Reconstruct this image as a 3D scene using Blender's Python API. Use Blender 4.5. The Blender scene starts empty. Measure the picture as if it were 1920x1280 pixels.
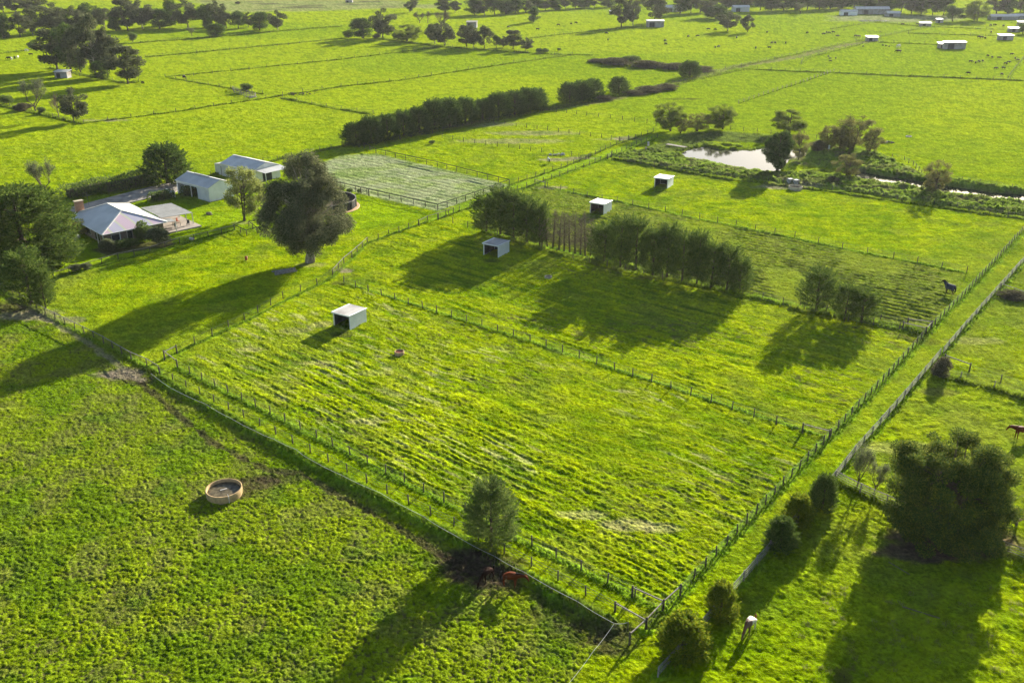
import bpy, math, random
import numpy as np
from mathutils import Vector, Matrix
sc = bpy.context.scene
col = sc.collection
PI = math.pi
# ------------------------------------------------------------------ camera
CAM_H = 54.0; PITCH = math.radians(23.8); FPX = 1760.0      # drone height, tilt, focal length in photo pixels
cam_d = bpy.data.cameras.new('camera'); cam = bpy.data.objects.new('camera', cam_d); col.objects.link(cam)
cam.location = (0, 0, CAM_H); cam.rotation_euler = (PI/2 - PITCH, 0, 0)
cam_d.sensor_width = 36; cam_d.lens = FPX/1920*36; cam_d.clip_start = 1; cam_d.clip_end = 12000
sc.camera = cam
# ------------------------------------------------------------------ light
SUN_AZ = math.radians(31); SUN_EL = math.radians(17)
w = bpy.data.worlds.new('World'); sc.world = w; w.use_nodes = True
nt = w.node_tree; bg = nt.nodes['Background']; sky = nt.nodes.new('ShaderNodeTexSky')
sky.sky_type = 'NISHITA'; sky.sun_disc = False; sky.sun_elevation = SUN_EL; sky.sun_rotation = SUN_AZ
nt.links.new(sky.outputs[0], bg.inputs[0]); bg.inputs[1].default_value = 0.062
sd = bpy.data.lights.new('sun', 'SUN'); sd.energy = 5.0; sd.angle = math.radians(0.5); sd.color = (1, .93, .78)
sun = bpy.data.objects.new('sun', sd); col.objects.link(sun); sun.location = (0, 0, 100)
sv = Vector((math.sin(SUN_AZ)*math.cos(SUN_EL), math.cos(SUN_AZ)*math.cos(SUN_EL), math.sin(SUN_EL)))
sun.rotation_euler = sv.to_track_quat('Z', 'Y').to_euler()
sc.view_settings.view_transform = 'Standard'; sc.view_settings.look = 'None'
sc.view_settings.exposure = 2.08; sc.view_settings.gamma = 1.0
sc.render.engine = 'CYCLES'; sc.cycles.max_bounces = 5; sc.cycles.diffuse_bounces = 2; sc.cycles.transmission_bounces = 3
sc.cycles.volume_bounces = 0

# ------------------------------------------------------------------ surveying: where a sight line of the photo meets the ground (or the level z)
CT, ST = math.cos(PITCH), math.sin(PITCH)
def g(px, py, z=0.0):
    x = (px-960)/FPX; y = (640-py)/FPX
    t = (CAM_H-z)/(ST - y*CT)
    return (x*t, (CT + y*ST)*t)
def gv(px, py, z=0.0):
    a = g(px, py, z); return Vector((a[0], a[1], z))
def proj(x, y, z=0.0):
    dz = z-CAM_H; fwd = y*CT - dz*ST; up = y*ST + dz*CT
    return 960+FPX*x/fwd, 640-FPX*up/fwd
def ht(px, py, top):
    a = g(px, py); b = g(px, top)
    return CAM_H*(1-math.hypot(*a)/math.hypot(*b))
def dist(px, py):
    a = g(px, py); return math.sqrt(a[0]**2+a[1]**2+CAM_H**2)

# ------------------------------------------------------------------ tags and object helpers
def tag(o, label=None, cat=None, group=None, kind=None):
    if label: o['label'] = label
    if cat: o['category'] = cat
    if group: o['group'] = group
    if kind: o['kind'] = kind
    return o
def link(name, data, parent=None, loc=(0,0,0), rot=(0,0,0), scale=(1,1,1)):
    o = bpy.data.objects.new(name, data); col.objects.link(o)
    o.location = loc; o.rotation_euler = rot; o.scale = scale
    if parent: o.parent = parent
    return o
def thing(name, loc, rz, label, cat, group=None):
    o = link(name, None, None, loc, (0,0,rz)); o.empty_display_size = .5
    return tag(o, label, cat, group)
def npmesh(name, V, F, mat=None, smooth=False, cols=None):
    V = np.asarray(V, dtype=np.float32); F = np.asarray(F, dtype=np.int32)
    me = bpy.data.meshes.new(name); n, k = F.shape
    me.vertices.add(len(V)); me.vertices.foreach_set('co', V.ravel())
    me.loops.add(n*k); me.loops.foreach_set('vertex_index', F.ravel())
    me.polygons.add(n); me.polygons.foreach_set('loop_start', np.arange(0, n*k, k, dtype=np.int32))
    me.polygons.foreach_set('loop_total', np.full(n, k, dtype=np.int32))
    me.polygons.foreach_set('use_smooth', np.full(n, smooth))
    me.update(calc_edges=True)
    if cols is not None:
        a = me.color_attributes.new('Col', 'FLOAT_COLOR', 'POINT')
        c = np.ones((len(V), 4), np.float32); c[:, :3] = cols
        a.data.foreach_set('color', c.ravel())
    if mat: me.materials.append(mat)
    return me
class MB:
    def __init__(s): s.v = []; s.f = []
    def add(s, vs, fs):
        b = len(s.v); s.v += [tuple(v) for v in vs]; s.f += [tuple(i+b for i in f) for f in fs]; return s
    def box(s, c, d, rz=0, rx=0):
        hx, hy, hz = d[0]/2, d[1]/2, d[2]/2; M = Matrix.Rotation(rz, 3, 'Z') @ Matrix.Rotation(rx, 3, 'X')
        vs = [Vector(c) + M @ Vector((x*hx, y*hy, z*hz)) for x in (-1,1) for y in (-1,1) for z in (-1,1)]
        return s.add(vs, [(0,1,3,2),(4,6,7,5),(0,4,5,1),(2,3,7,6),(0,2,6,4),(1,5,7,3)])
    def bar(s, a, b, w, h=None):
        h = h or w; a = Vector(a); b = Vector(b); d = (b-a)
        if d.length < 1e-6: return s
        d.normalize(); up = Vector((0,0,1)) if abs(d.z) < .95 else Vector((1,0,0))
        sx = d.cross(up).normalized()*w/2; sz = sx.cross(d).normalized()*h/2
        vs = [p+i*sx+j*sz for p in (a, b) for i, j in ((-1,-1),(1,-1),(1,1),(-1,1))]
        return s.add(vs, [(0,1,2,3),(7,6,5,4),(0,4,5,1),(1,5,6,2),(2,6,7,3),(3,7,4,0)])
    def tube(s, pts, rads, n=6, cap=True):
        pts = [Vector(p) for p in pts]; b0 = len(s.v); vs = []
        for i, p in enumerate(pts):
            d = (pts[min(i+1, len(pts)-1)] - pts[max(i-1, 0)]).normalized()
            up = Vector((0,0,1)) if abs(d.z) < .9 else Vector((1,0,0))
            a = d.cross(up).normalized(); c = a.cross(d)
            for k in range(n):
                t = 2*PI*k/n; vs.append(p + (a*math.cos(t)+c*math.sin(t))*rads[i])
        fs = []
        for i in range(len(pts)-1):
            for k in range(n):
                k2 = (k+1) % n; fs.append((i*n+k, i*n+k2, (i+1)*n+k2, (i+1)*n+k))
        if cap: fs += [tuple(range(n-1, -1, -1)), tuple(range((len(pts)-1)*n, len(pts)*n))]
        return s.add(vs, fs)
    def lathe(s, prof, n=28, c=(0,0,0)):
        vs = []; m = len(prof)
        for k in range(n):
            t = 2*PI*k/n
            for r, z in prof: vs.append((c[0]+r*math.cos(t), c[1]+r*math.sin(t), c[2]+z))
        fs = [(k*m+i, ((k+1)%n)*m+i, ((k+1)%n)*m+i+1, k*m+i+1) for k in range(n) for i in range(m-1)]
        return s.add(vs, fs)
    def mesh(s, name, mat=None, smooth=False):
        me = bpy.data.meshes.new(name); me.from_pydata(s.v, [], s.f); me.update()
        if mat: me.materials.append(mat)
        if smooth:
            for p in me.polygons: p.use_smooth = True
        return me
    def build(s, name, mat, parent=None, smooth=False, **k):
        return link(name, s.mesh(name, mat, smooth), parent, **k)

# ------------------------------------------------------------------ materials
def newmat(name):
    m = bpy.data.materials.new(name); m.use_nodes = True; return m, m.node_tree, m.node_tree.nodes['Principled BSDF']
def noisemix(nt, c1, c2, scale, detail=4, lo=.35, hi=.65, coord='Object', stretch=None):
    tc = nt.nodes.new('ShaderNodeTexCoord'); n = nt.nodes.new('ShaderNodeTexNoise'); r = nt.nodes.new('ShaderNodeValToRGB')
    n.inputs['Scale'].default_value = scale; n.inputs['Detail'].default_value = detail
    src = tc.outputs[coord]
    if stretch:
        mp = nt.nodes.new('ShaderNodeMapping'); mp.inputs['Scale'].default_value = stretch; nt.links.new(src, mp.inputs[0]); src = mp.outputs[0]
    nt.links.new(src, n.inputs['Vector']); nt.links.new(n.outputs['Fac'], r.inputs[0])
    e = r.color_ramp.elements; e[0].position = lo; e[1].position = hi; e[0].color = (*c1, 1); e[1].color = (*c2, 1)
    return r.outputs[0], n
def simple(name, c1, c2=None, scale=3, rough=.8, metal=0, bump=0, stretch=None, spec=.08, corr=None):
    m, nt, b = newmat(name); b.inputs['Roughness'].default_value = rough; b.inputs['Metallic'].default_value = metal
    b.inputs['Specular IOR Level'].default_value = spec
    c2 = c2 or tuple(x*.75 for x in c1)
    o, n = noisemix(nt, c1, c2, scale, stretch=stretch); nt.links.new(o, b.inputs['Base Color'])
    if corr:      # corrugation: axis, pitch
        tc = nt.nodes.new('ShaderNodeTexCoord'); wv = nt.nodes.new('ShaderNodeTexWave'); wv.bands_direction = corr[0]
        wv.inputs['Scale'].default_value = corr[1]; nt.links.new(tc.outputs['Object'], wv.inputs[0])
        bp = nt.nodes.new('ShaderNodeBump'); bp.inputs['Strength'].default_value = .6; bp.inputs['Distance'].default_value = .03
        nt.links.new(wv.outputs['Fac'], bp.inputs['Height']); nt.links.new(bp.outputs[0], b.inputs['Normal'])
    elif bump:
        bp = nt.nodes.new('ShaderNodeBump'); bp.inputs['Strength'].default_value = bump; bp.inputs['Distance'].default_value = .05
        nt.links.new(n.outputs['Fac'], bp.inputs['Height']); nt.links.new(bp.outputs[0], b.inputs['Normal'])
    return m
def leafmat(name, c1, c2, c3, trans=.35, scale=.7):
    m, nt, b = newmat(name); nt.nodes.remove(b); out = nt.nodes['Material Output']
    o, n = noisemix(nt, c1, c2, scale, 3, .35, .65)
    ge = nt.nodes.new('ShaderNodeNewGeometry'); mx = nt.nodes.new('ShaderNodeMix'); mx.data_type = 'RGBA'
    mr = nt.nodes.new('ShaderNodeMath'); mr.operation = 'POWER'; mr.inputs[1].default_value = 2.2
    nt.links.new(ge.outputs['Random Per Island'], mr.inputs[0]); nt.links.new(mr.outputs[0], mx.inputs[0])
    nt.links.new(o, mx.inputs[6]); mx.inputs[7].default_value = (*c3, 1)
    d = nt.nodes.new('ShaderNodeBsdfDiffuse'); t = nt.nodes.new('ShaderNodeBsdfTranslucent'); ms = nt.nodes.new('ShaderNodeMixShader')
    ms.inputs[0].default_value = trans
    nt.links.new(mx.outputs[2], d.inputs[0]); nt.links.new(mx.outputs[2], t.inputs[0])
    nt.links.new(d.outputs[0], ms.inputs[1]); nt.links.new(t.outputs[0], ms.inputs[2]); nt.links.new(ms.outputs[0], out.inputs[0])
    return m
M = {}
M['pine'] = leafmat('pine_needles', (0.029,0.057,0.013), (0.055,0.094,0.018), (0.130,0.182,0.039), .3)
M['cypress'] = leafmat('cypress_foliage', (0.035,0.070,0.014), (0.070,0.115,0.022), (0.176,0.223,0.041), .3)
M['gum'] = leafmat('gum_leaves', (0.035,0.049,0.022), (0.068,0.081,0.036), (0.230,0.223,0.121), .3)
M['fargum'] = leafmat('distant_gum_leaves', (0.044,0.057,0.028), (0.069,0.083,0.039), (0.138,0.144,0.069), .3)
M['willow'] = leafmat('willow_leaves', (.12,.15,.035), (.17,.20,.05), (.26,.27,.08), .5)
M['brownleaf'] = leafmat('budding_twig_leaves', (.075,.082,.026), (.11,.115,.036), (.22,.20,.06), .45)
M['lime'] = leafmat('fresh_spring_leaves', (.075,.115,.016), (.12,.165,.024), (.24,.28,.04), .5)
M['bush'] = leafmat('garden_bush_leaves', (0.057,0.098,0.023), (0.092,0.138,0.034), (0.184,0.218,0.057), .35)
M['gold'] = leafmat('golden_conifer_foliage', (.06,.11,.010), (.12,.175,.014), (.30,.30,.02), .45)
M['tea'] = leafmat('tea_tree_foliage', (0.032,0.065,0.016), (0.057,0.095,0.020), (0.203,0.216,0.030), .35)
M['olive'] = leafmat('olive_bush_leaves', (.065,.085,.04), (.10,.12,.06), (.2,.21,.11), .35)
M['yflower'] = leafmat('yellow_shrub_leaves', (.26,.24,.06), (.42,.36,.10), (.6,.5,.2), .4)
M['whiteflower'] = leafmat('pale_shrub_leaves', (.16,.2,.14), (.28,.32,.25), (.55,.55,.5), .3)
M['scrub'] = leafmat('dry_scrub', (.06,.06,.03), (.10,.09,.05), (.17,.15,.09), .25)
M['bark'] = simple('grey_brown_bark', (.11,.085,.06), (.05,.038,.028), 3, .95, bump=.6, stretch=(2,2,.4))
M['palebark'] = simple('pale_gum_bark', (.38,.33,.27), (.16,.13,.10), 2, .9, bump=.4, stretch=(2,2,.4))
M['twig'] = simple('bare_twigs', (.17,.135,.09), (.10,.08,.055), 3, .9)
M['post'] = simple('weathered_fence_post', (.11,.095,.07), (.05,.042,.032), 4, .95, bump=.3)
M['greypost'] = simple('silvered_timber', (.24,.22,.19), (.13,.115,.095), 4, .9, bump=.3)
M['wire'] = simple('fence_wire', (.10,.10,.095), None, 3, .8)
M['tape'] = simple('white_fence_tape', (.42,.42,.40), None, 3, .7)
M['blackrail'] = simple('dark_painted_rail', (.035,.034,.032), None, 3, .7)
M['white_steel'] = simple('white_corrugated_steel', (.70,.71,.70), (.60,.61,.60), .8, .45, corr=('X', 6.0), spec=.5)
M['white_steel_y'] = simple('white_corrugated_wall', (.70,.71,.70), (.60,.62,.60), .8, .45, corr=('Y', 6.0), spec=.5)
M['stained_shaded_roof'] = simple('stained_shaded_white_roof', (.42,.40,.38), (.22,.20,.19), .55, .55, corr=('X', 5.0), stretch=(1,.5,1))  # stains of the nearest roof; on the second shelter it stands in for shade
M['shed_steel'] = simple('pale_shed_cladding', (.55,.57,.57), (.44,.46,.46), .6, .45, corr=('X', 5.0), spec=.5)
M['grey_roof'] = simple('grey_steel_roof', (.46,.45,.435), (.34,.34,.335), .35, .45, corr=('X', 4.0), spec=.5)
M['trim'] = simple('cream_trim', (.68,.66,.60), (.6,.58,.52), 1, .5)
M['dark_in'] = simple('shaded_interior_lining', (.06,.065,.065), (.03,.03,.03), 1, .9)  # near-black that stands in for interior shade; also colours doors and a chair
M['shelter_roof'] = simple('dulled_white_roof', (.50,.50,.48), (.40,.39,.37), .8, .6, corr=('X', 5.0))
M['patio_roof'] = simple('grey_patio_sheet', (.22,.22,.215), (.17,.17,.165), .6, .6, corr=('X', 3.0))
M['rust'] = simple('rusted_shed_steel', (.20,.17,.15), (.30,.29,.28), .5, .7, corr=('X', 4.0))
M['concrete'] = simple('worn_concrete', (.42,.36,.26), (.28,.24,.17), 2.2, .9, bump=.3)
M['slab'] = simple('pale_concrete_slab', (.32,.27,.23), (.24,.21,.18), 1, .85)
M['redwater'] = simple('reddish_trough_water', (.16,.04,.025), (.10,.03,.02), 3, .25)
M['mudwater'] = simple('dark_trough_water', (.04,.033,.022), (.12,.10,.06), 2.2, .2)
M['rawtimber'] = simple('cut_timber', (.28,.23,.18), (.16,.13,.10), 3, .9, stretch=(1,6,1))
M['glass'] = simple('window_glass', (.02,.025,.03), (.03,.035,.04), 1, .08, spec=.8)
M['sand'] = simple('round_pen_sand', (.42,.27,.16), (.33,.21,.12), 2, .95)
M['grey_paint'] = simple('grey_block', (.3,.3,.29), (.2,.2,.19), 2, .8)
M['stone'] = simple('pale_stones', (.5,.48,.43), (.3,.28,.25), 2, .9)
M['fur_black'] = simple('black_cattle_coat', (.015,.013,.012), (.03,.025,.02), 2, .7)
M['fur_white'] = simple('pale_coat', (.62,.58,.5), (.5,.46,.4), 2, .8)
M['fur_brown'] = simple('dark_bay_coat', (.026,.010,.006), (.014,.007,.005), 2, .8, spec=.04)
M['fur_chestnut'] = simple('chestnut_coat', (.12,.026,.006), (.06,.014,.004), 2, .7, spec=.06)
M['hair_dark'] = simple('dark_mane_hair', (.015,.012,.01), None, 4, .7)
M['hair_brown'] = simple('brown_mane_hair', (.16,.06,.025), None, 4, .7)
M['rug'] = simple('navy_horse_rug', (.04,.045,.065), (.03,.034,.05), 2, .8, spec=.1)
M['palerug'] = simple('pale_horse_rug', (.45,.45,.42), None, 2, .6)
M['orange'] = simple('orange_plastic', (.30,.08,.04), None, 2, .5)
M['brickred'] = None
def brick(name, c1, c2, mortar):
    m, nt, b = newmat(name); b.inputs['Roughness'].default_value = .9
    tc = nt.nodes.new('ShaderNodeTexCoord'); bt = nt.nodes.new('ShaderNodeTexBrick'); mp = nt.nodes.new('ShaderNodeMapping')
    cx = nt.nodes.new('ShaderNodeSeparateXYZ'); ad = nt.nodes.new('ShaderNodeMath'); cb = nt.nodes.new('ShaderNodeCombineXYZ')
    nt.links.new(tc.outputs['Object'], cx.inputs[0]); nt.links.new(cx.outputs[0], ad.inputs[0]); nt.links.new(cx.outputs[1], ad.inputs[1])
    nt.links.new(ad.outputs[0], cb.inputs[0]); nt.links.new(cx.outputs[2], cb.inputs[1]); nt.links.new(cb.outputs[0], bt.inputs[0])
    bt.inputs['Scale'].default_value = 1; bt.inputs['Brick Width'].default_value = .24; bt.inputs['Row Height'].default_value = .086; bt.inputs['Mortar Size'].default_value = .01
    bt.inputs['Color1'].default_value = (*c1,1); bt.inputs['Color2'].default_value = (*c2,1); bt.inputs['Mortar'].default_value = (*mortar,1)
    nt.links.new(bt.outputs[0], b.inputs['Base Color']); return m
M['brick'] = brick('brown_brick', (.20,.12,.08), (.13,.075,.05), (.25,.22,.18))
M['orangebrick'] = brick('orange_brick', (.42,.17,.07), (.33,.13,.055), (.35,.3,.25))
# coloured bands on the hip end of the roof: wide rings crossed by fine stripes
def hip_bands():
    m, nt, b = newmat('banded_hip_roof'); b.inputs['Roughness'].default_value = .4
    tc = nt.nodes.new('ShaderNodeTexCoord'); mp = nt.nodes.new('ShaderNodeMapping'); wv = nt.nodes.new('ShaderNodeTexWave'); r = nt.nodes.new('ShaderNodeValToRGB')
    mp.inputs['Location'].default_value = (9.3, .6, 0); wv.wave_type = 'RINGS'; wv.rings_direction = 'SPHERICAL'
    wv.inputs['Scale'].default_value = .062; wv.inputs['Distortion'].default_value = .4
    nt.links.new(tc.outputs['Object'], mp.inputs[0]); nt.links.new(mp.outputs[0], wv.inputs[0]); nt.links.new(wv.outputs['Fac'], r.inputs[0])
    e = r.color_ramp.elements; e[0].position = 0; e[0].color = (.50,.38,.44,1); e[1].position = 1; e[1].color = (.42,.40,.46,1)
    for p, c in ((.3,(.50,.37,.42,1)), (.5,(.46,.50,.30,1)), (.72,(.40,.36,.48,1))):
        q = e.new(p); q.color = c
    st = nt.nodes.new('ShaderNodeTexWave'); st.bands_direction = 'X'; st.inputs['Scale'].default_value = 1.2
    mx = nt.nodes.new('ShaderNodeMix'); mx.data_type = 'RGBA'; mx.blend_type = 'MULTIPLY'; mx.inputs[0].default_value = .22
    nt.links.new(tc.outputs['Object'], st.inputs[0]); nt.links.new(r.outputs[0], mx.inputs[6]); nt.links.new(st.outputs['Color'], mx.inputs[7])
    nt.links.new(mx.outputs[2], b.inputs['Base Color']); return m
M['hip_bands'] = hip_bands()

# ------------------------------------------------------------------ numpy noise
def _h(ix, iy, s):
    n = (ix.astype(np.int64)*374761393 + iy.astype(np.int64)*668265263 + s*974634777) & 0xffffffff
    n = ((n ^ (n >> 13))*1274126177) & 0xffffffff
    return ((n ^ (n >> 16)) & 0xffffff)/16777215.0
def vn(x, y, s=0):
    xi = np.floor(x); yi = np.floor(y); fx = x-xi; fy = y-yi; xi = xi.astype(np.int64); yi = yi.astype(np.int64)
    fx = fx*fx*(3-2*fx); fy = fy*fy*(3-2*fy)
    return (_h(xi,yi,s)*(1-fx)+_h(xi+1,yi,s)*fx)*(1-fy) + (_h(xi,yi+1,s)*(1-fx)+_h(xi+1,yi+1,s)*fx)*fy
def fbm(x, y, s=0, o=3):
    r = 0; a = .5; t = 0
    for i in range(o): r = r + a*vn(x*2**i+i*17.3, y*2**i+i*9.1, s+i); t += a; a *= .5
    return r/t
def tuss(x, y, cell, s):
    x = x/cell; y = y/cell; xi = np.floor(x).astype(np.int64); yi = np.floor(y).astype(np.int64); v = np.zeros_like(x)
    for i in (-1,0,1):
        for j in (-1,0,1):
            cx = xi+i; cy = yi+j
            dx = x-(cx+_h(cx,cy,s)); dy = y-(cy+_h(cx,cy,s+1)); r = .45+.5*_h(cx,cy,s+2)
            k = 1-(dx*dx+dy*dy)/(r*r); v = np.maximum(v, np.clip(k, 0, 1)**.7*(.4+.6*_h(cx,cy,s+3)))
    return v
def sm(a, b, x):
    t = np.clip((x-a)/(b-a), 0, 1); return t*t*(3-2*t)
def segd(x, y, pts, closed=False):
    d = np.full_like(x, 1e9); n = len(pts)
    for i in range(n if closed else n-1):
        ax, ay = pts[i]; bx, by = pts[(i+1) % n]; vx, vy = bx-ax, by-ay; L = vx*vx+vy*vy+1e-9
        t = np.clip(((x-ax)*vx+(y-ay)*vy)/L, 0, 1); d = np.minimum(d, np.hypot(x-ax-t*vx, y-ay-t*vy))
    return d
def inside(x, y, pts):
    r = np.zeros(x.shape, bool); n = len(pts)
    for i in range(n):
        ax, ay = pts[i]; bx, by = pts[(i+1) % n]
        if ay == by: continue
        c = ((ay > y) != (by > y)) & (x < (bx-ax)*(y-ay)/(by-ay)+ax); r ^= c
    return r
def _sub(x, y, pts, mar):
    P = np.array(pts); return np.nonzero((x > P[:,0].min()-mar) & (x < P[:,0].max()+mar) & (y > P[:,1].min()-mar) & (y < P[:,1].max()+mar))[0]
def pmask(x, y, px, wdt=1.0, rough=0.0):
    """soft mask of a region given by its corners in the photo, laid on the ground"""
    pts = [g(*p) for p in px]; out = np.zeros(x.shape); k = _sub(x, y, pts, wdt+rough+.1)
    if len(k) == 0: return out
    x = x[k]; y = y[k]; d = segd(x, y, pts, True); d = np.where(inside(x, y, pts), d, -d)
    if rough: d = d + rough*(fbm(x/max(rough,.5)/1.5, y/max(rough,.5)/1.5, 77)-.5)*2
    out[k] = sm(-wdt, wdt, d); return out
def lmask(x, y, px, wdt, rough=0.5):
    pts = [g(*p) for p in px]; out = np.zeros(x.shape); k = _sub(x, y, pts, wdt*2)
    if len(k) == 0: return out
    x = x[k]; y = y[k]; d = segd(x, y, pts) + wdt*rough*(fbm(x/1.2, y/1.2, 31)-.5)*2
    out[k] = 1-sm(wdt*.4, wdt, d); return out

# ------------------------------------------------------------------ land plan (corners read off the photo)
POND = [(1276,287),(1298,276),(1322,272),(1350,278),(1405,279),(1440,275),(1478,277),(1512,283),(1506,290),(1478,297),(1460,317),(1436,319),(1404,315),(1370,308),(1322,300),(1290,295)]
CREEK = [(1600,320),(1625,321),(1660,328),(1700,333),(1745,341),(1790,348),(1822,352),(1860,358),(1925,362),(1925,375),(1880,373),(1855,369),(1800,363),(1752,355),(1700,346),(1655,340),(1610,331)]
NEAR_LEFT = [(-400,320),(0,548),(283,700),(580,868),(930,1052),(1152,1172),(1060,1290),(1000,1700),(-2000,1700)]
MAIN = [(333,690),(459,606),(595,535),(645,528),(1105,672),(1554,822),(1243,1146),(723,888)]
SECOND = [(640,520),(689,458),(800,418),(906,434),(1100,492),(1392,553),(1735,628),(1554,822),(1105,666)]
THIRD = [(1003,346),(1186,385),(1434,435),(1675,485),(1812,512),(1735,628),(1392,550),(1100,488),(880,420)]
FOURTH = [(1160,303),(1344,334),(1526,354),(1720,383),(1920,412),(1812,512),(1434,435),(1186,385),(1003,346)]
ARENA = [(560,322),(640,292),(705,288),(955,347),(821,396),(627,352)]
RIGHT_YARD = [(1233,1275),(1443,1034),(1602,852),(1746,687),(1925,487),(2600,500),(2600,1700),(1200,1500)]
MUD = [  # centre px, radii m (x,y), strength, colour key
 ((232,700),2.6,1.6,.9,'pale'), ((205,700),2.0,1.0,.6,'pale'), ((262,712),2.0,1.2,.7,'mud'), ((905,1065),3.4,2.6,1.0,'mud'), ((865,1050),2.6,1.6,.9,'mud'),((940,1090),2.2,1.8,.5,'mud'),
 ((480,905),2.6,1.4,.85,'mud'), ((450,925),1.4,.9,.8,'mud'), ((530,895),2.6,1.0,.6,'mud'), ((1110,1185),3.2,1.6,.55,'mud'), ((1150,1200),2.2,1.8,.6,'mud'), ((1060,1145),3,1.5,.4,'mud'),
 ((50,590),4.5,2.0,.75,'pale'), ((120,600),3,1.2,.6,'pale'), ((15,575),4,2,.7,'mud'), ((645,508),1.6,1.0,.8,'pale'), ((640,530),1.6,1.2,.6,'mud'), ((1790,1015),6,2.6,.95,'dirt'),((1725,1035),4,1.4,.9,'dirt'),
 ((1045,300),4.5,1.6,.8,'pale'), ((1085,297),4,1.2,.8,'pale'), ((1020,292),4,1.2,.5,'mud'), ((1175,260),4,2,.8,'pale'), ((1035,352),3,1.2,.7,'pale'), ((1480,350),7,2.2,.8,'pale'), ((1435,333),6,2.0,.55,'mud'),
 ((603,608),1.6,1.0,.5,'straw'), ((555,620),2.4,1.0,.35,'straw'), ((585,497),2.6,1.2,.5,'straw'), ((1130,262),3,1.0,.3,'pale'), ((198,226),7,1.5,.75,'pale'), ((232,700),3.6,2.2,.4,'mud'),
 ((1280,186),6,1.6,.7,'mud'),((880,233),13,4,.6,'pale'),((1000,250),12,3,.55,'pale'),((960,265),14,3,.5,'pale'),((1100,455),14,2.2,.3,'mud'),((1300,520),9,1.2,.5,'dirt'),((1210,505),8,1.2,.4,'dirt'),
 ((455,418),2.0,1.0,.4,'pale'),((640,628),1.6,1.0,.55,'mud'),((922,490),1.6,1.0,.5,'mud'),((1118,409),1.5,1.0,.5,'mud'),((1238,360),1.5,1.0,.5,'mud'),((1735,640),2.0,1.2,.5,'mud'),((1228,1165),1.6,1.2,.5,'mud'),((1760,735),2.4,1.2,.4,'dirt'),((1830,640),4,1.2,.35,'straw'),((1690,840),5,1.4,.3,'straw'),((700,700),2.5,.9,.25,'straw'),((690,790),2.4,.7,.5,'straw'),((1090,965),2.6,.8,.5,'straw'),((1180,985),2.6,1.0,.6,'straw'),((1240,990),2.0,.8,.5,'straw'),((600,680),2.4,.7,.4,'straw'),((470,655),1.8,.7,.45,'straw'),((1180,905),2.6,.6,.3,'mud'),((1290,298),3,1.5,.6,'mud'),((820,160),60,3,.0,'pale'),((1500,500),10,3,.0,'pale')]
KEYC = {'mud':(.036,.027,.018),'pale':(.20,.165,.12),'dirt':(.085,.06,.038),'straw':(.28,.25,.11)}
B1D = np.array(g(1243,1146))-np.array(g(333,690)); B1D = B1D/np.linalg.norm(B1D)
B2D = np.array(g(1554,822))-np.array(g(667,540)); B2D = B2D/np.linalg.norm(B2D)
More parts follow.
